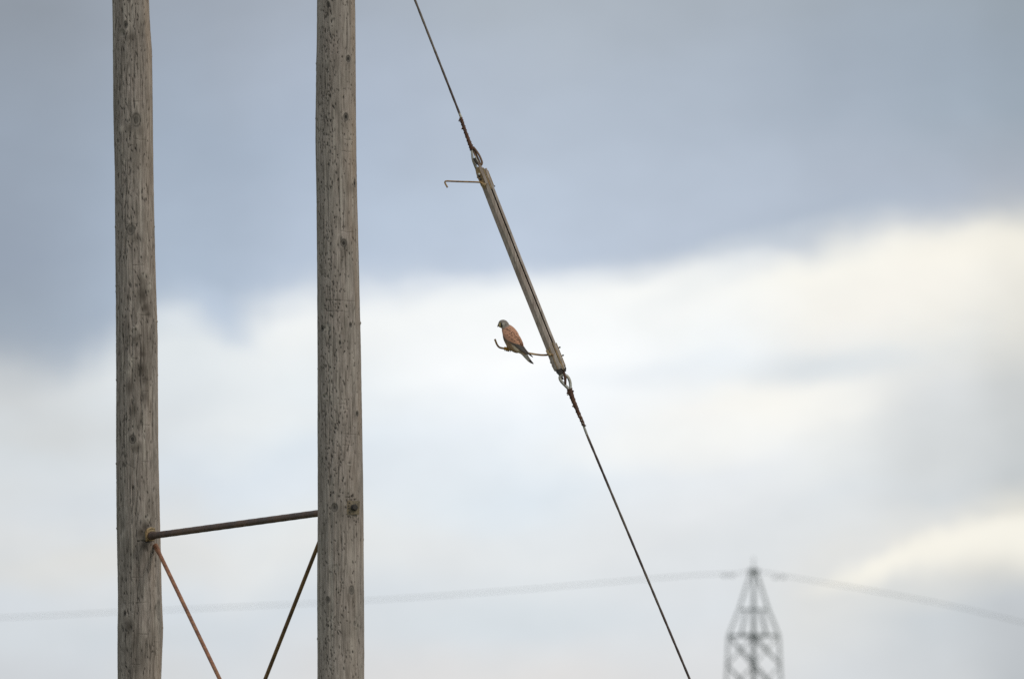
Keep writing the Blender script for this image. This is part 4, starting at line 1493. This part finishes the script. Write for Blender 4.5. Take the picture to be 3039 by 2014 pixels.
apex = F(2236.5, 1690)
tower_x = apex.x
M_PYL = metal_mat("hazed_galvanised_steel", (0.21, 0.235, 0.232), (0.33, 0.35, 0.345), (0.26, 0.25, 0.22), 0.3, 0.2, 0.7, 0.5)  # galvanised grey made paler, so distance haze sits in the colour
pyl = thing('transmission_pylon', (tower_x, YP, 0), 'blurred grey lattice pylon with a pointed top, far off at the lower right', 'pylon')
ROT = R(1.5)
ha = F(2234.5, 1885)
zr = ha.z


def corner(k, half, z):
    a_ = ROT + k * math.pi / 2
    return Vector((tower_x + half * math.cos(a_), YP + half * math.sin(a_), z))


def half_at(z):
    # half diagonal: pyramid above the ring, nearly parallel below, splayed near the ground
    zz = [0, 8, 24, F(0, 2080).z, zr, F(0, 1808).z, apex.z]
    hh = [5.2, 3.8, 1.9, 84 * KP, 75 * KP, 44 * KP, 0.10]
    return float(np.interp(z, zz, hh))


def beam(mb, a_, b_, w):
    d_ = (b_ - a_)
    n_ = d_.normalized()
    u = n_.cross(Vector((0.3, 0.8, 0.5))).normalized()
    v = n_.cross(u)
    mb.box((a_ + b_) / 2, d_ / 2, u * w / 2, v * w / 2)


levels = [zr]
z = zr
while z > 5:
    z -= max(80 * KP, half_at(z) * 1.15)
    levels.append(max(z, 0))
if levels[-1] > 0:
    levels[-1] = 0
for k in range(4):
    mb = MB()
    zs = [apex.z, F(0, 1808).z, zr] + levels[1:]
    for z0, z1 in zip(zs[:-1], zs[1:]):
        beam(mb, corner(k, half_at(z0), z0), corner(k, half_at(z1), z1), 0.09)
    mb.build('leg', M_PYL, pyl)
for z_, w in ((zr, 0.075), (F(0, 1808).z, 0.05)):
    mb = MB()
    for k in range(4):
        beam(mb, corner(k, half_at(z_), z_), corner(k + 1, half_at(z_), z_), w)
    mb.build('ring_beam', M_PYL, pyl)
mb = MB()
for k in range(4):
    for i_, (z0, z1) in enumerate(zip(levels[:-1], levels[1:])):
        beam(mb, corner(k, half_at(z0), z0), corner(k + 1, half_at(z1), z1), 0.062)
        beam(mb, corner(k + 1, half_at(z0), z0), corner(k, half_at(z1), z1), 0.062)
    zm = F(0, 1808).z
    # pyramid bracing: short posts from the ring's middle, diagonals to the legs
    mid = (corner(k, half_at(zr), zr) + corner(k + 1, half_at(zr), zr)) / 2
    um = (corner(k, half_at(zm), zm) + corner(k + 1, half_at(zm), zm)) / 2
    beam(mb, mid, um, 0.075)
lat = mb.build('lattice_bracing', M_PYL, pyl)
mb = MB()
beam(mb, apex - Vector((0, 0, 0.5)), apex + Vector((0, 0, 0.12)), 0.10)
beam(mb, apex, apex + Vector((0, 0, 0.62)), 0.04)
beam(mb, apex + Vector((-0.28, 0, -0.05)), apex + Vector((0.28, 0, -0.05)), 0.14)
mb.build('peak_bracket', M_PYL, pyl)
# crossarms, below the picture: they point along the line of sight
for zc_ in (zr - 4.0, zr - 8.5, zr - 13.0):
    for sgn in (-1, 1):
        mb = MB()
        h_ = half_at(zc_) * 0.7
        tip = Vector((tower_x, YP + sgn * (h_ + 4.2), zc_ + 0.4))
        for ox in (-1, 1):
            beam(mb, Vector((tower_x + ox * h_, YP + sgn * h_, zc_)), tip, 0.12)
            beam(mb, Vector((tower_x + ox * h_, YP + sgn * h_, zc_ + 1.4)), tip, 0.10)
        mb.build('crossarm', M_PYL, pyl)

# earth wire over the peak, both spans, with vibration dampers
M_WIRE = flat_mat('earth_wire_metal', (0.42, 0.43, 0.44), 0.6)
wl = [(2234.5, 1693), (2180, 1700), (2050, 1706), (1800, 1727), (1500, 1752), (1090, 1780), (640, 1802), (320, 1816), (0, 1831), (-500, 1845), (-1400, 1850), (-2600, 1800)]
wr = [(2234.5, 1693), (2300, 1702), (2400, 1720), (2570, 1748), (2800, 1791), (3039, 1846), (3400, 1935), (3800, 2040), (4400, 2180)]
for side, pts, lab in (('l', wl, 'faint blurred overhead wire running off to the left from the far pylon'), ('r', wr, 'faint blurred overhead wire sloping down to the right from the far pylon')):
    P0 = F(*pts[0])
    root = thing('overhead_wire', P0, lab, 'overhead wire', 'earth wires of the far power line')
    mb = MB()
    mb.tube(smooth_path([F(*q) for q in pts], 6), 0.019, 8)
    mb.build('conductor', M_WIRE, root, smooth=True)
    q = F(2162, 1705.5) if side == 'l' else F(2313, 1711)
    mb = MB()
    mb.tube([q + Vector((-0.30, 0, -0.02)), q + Vector((-0.12, 0, -0.02))], 0.055, 10)
    mb.tube([q + Vector((0.12, 0, -0.02)), q + Vector((0.30, 0, -0.02))], 0.055, 10)
    mb.tube([q + Vector((-0.3, 0, -0.02)), q + Vector((0.3, 0, -0.02))], 0.02, 8)
    mb.build('vibration_damper', M_WIRE, root, smooth=True)

bpy.context.view_layer.update()
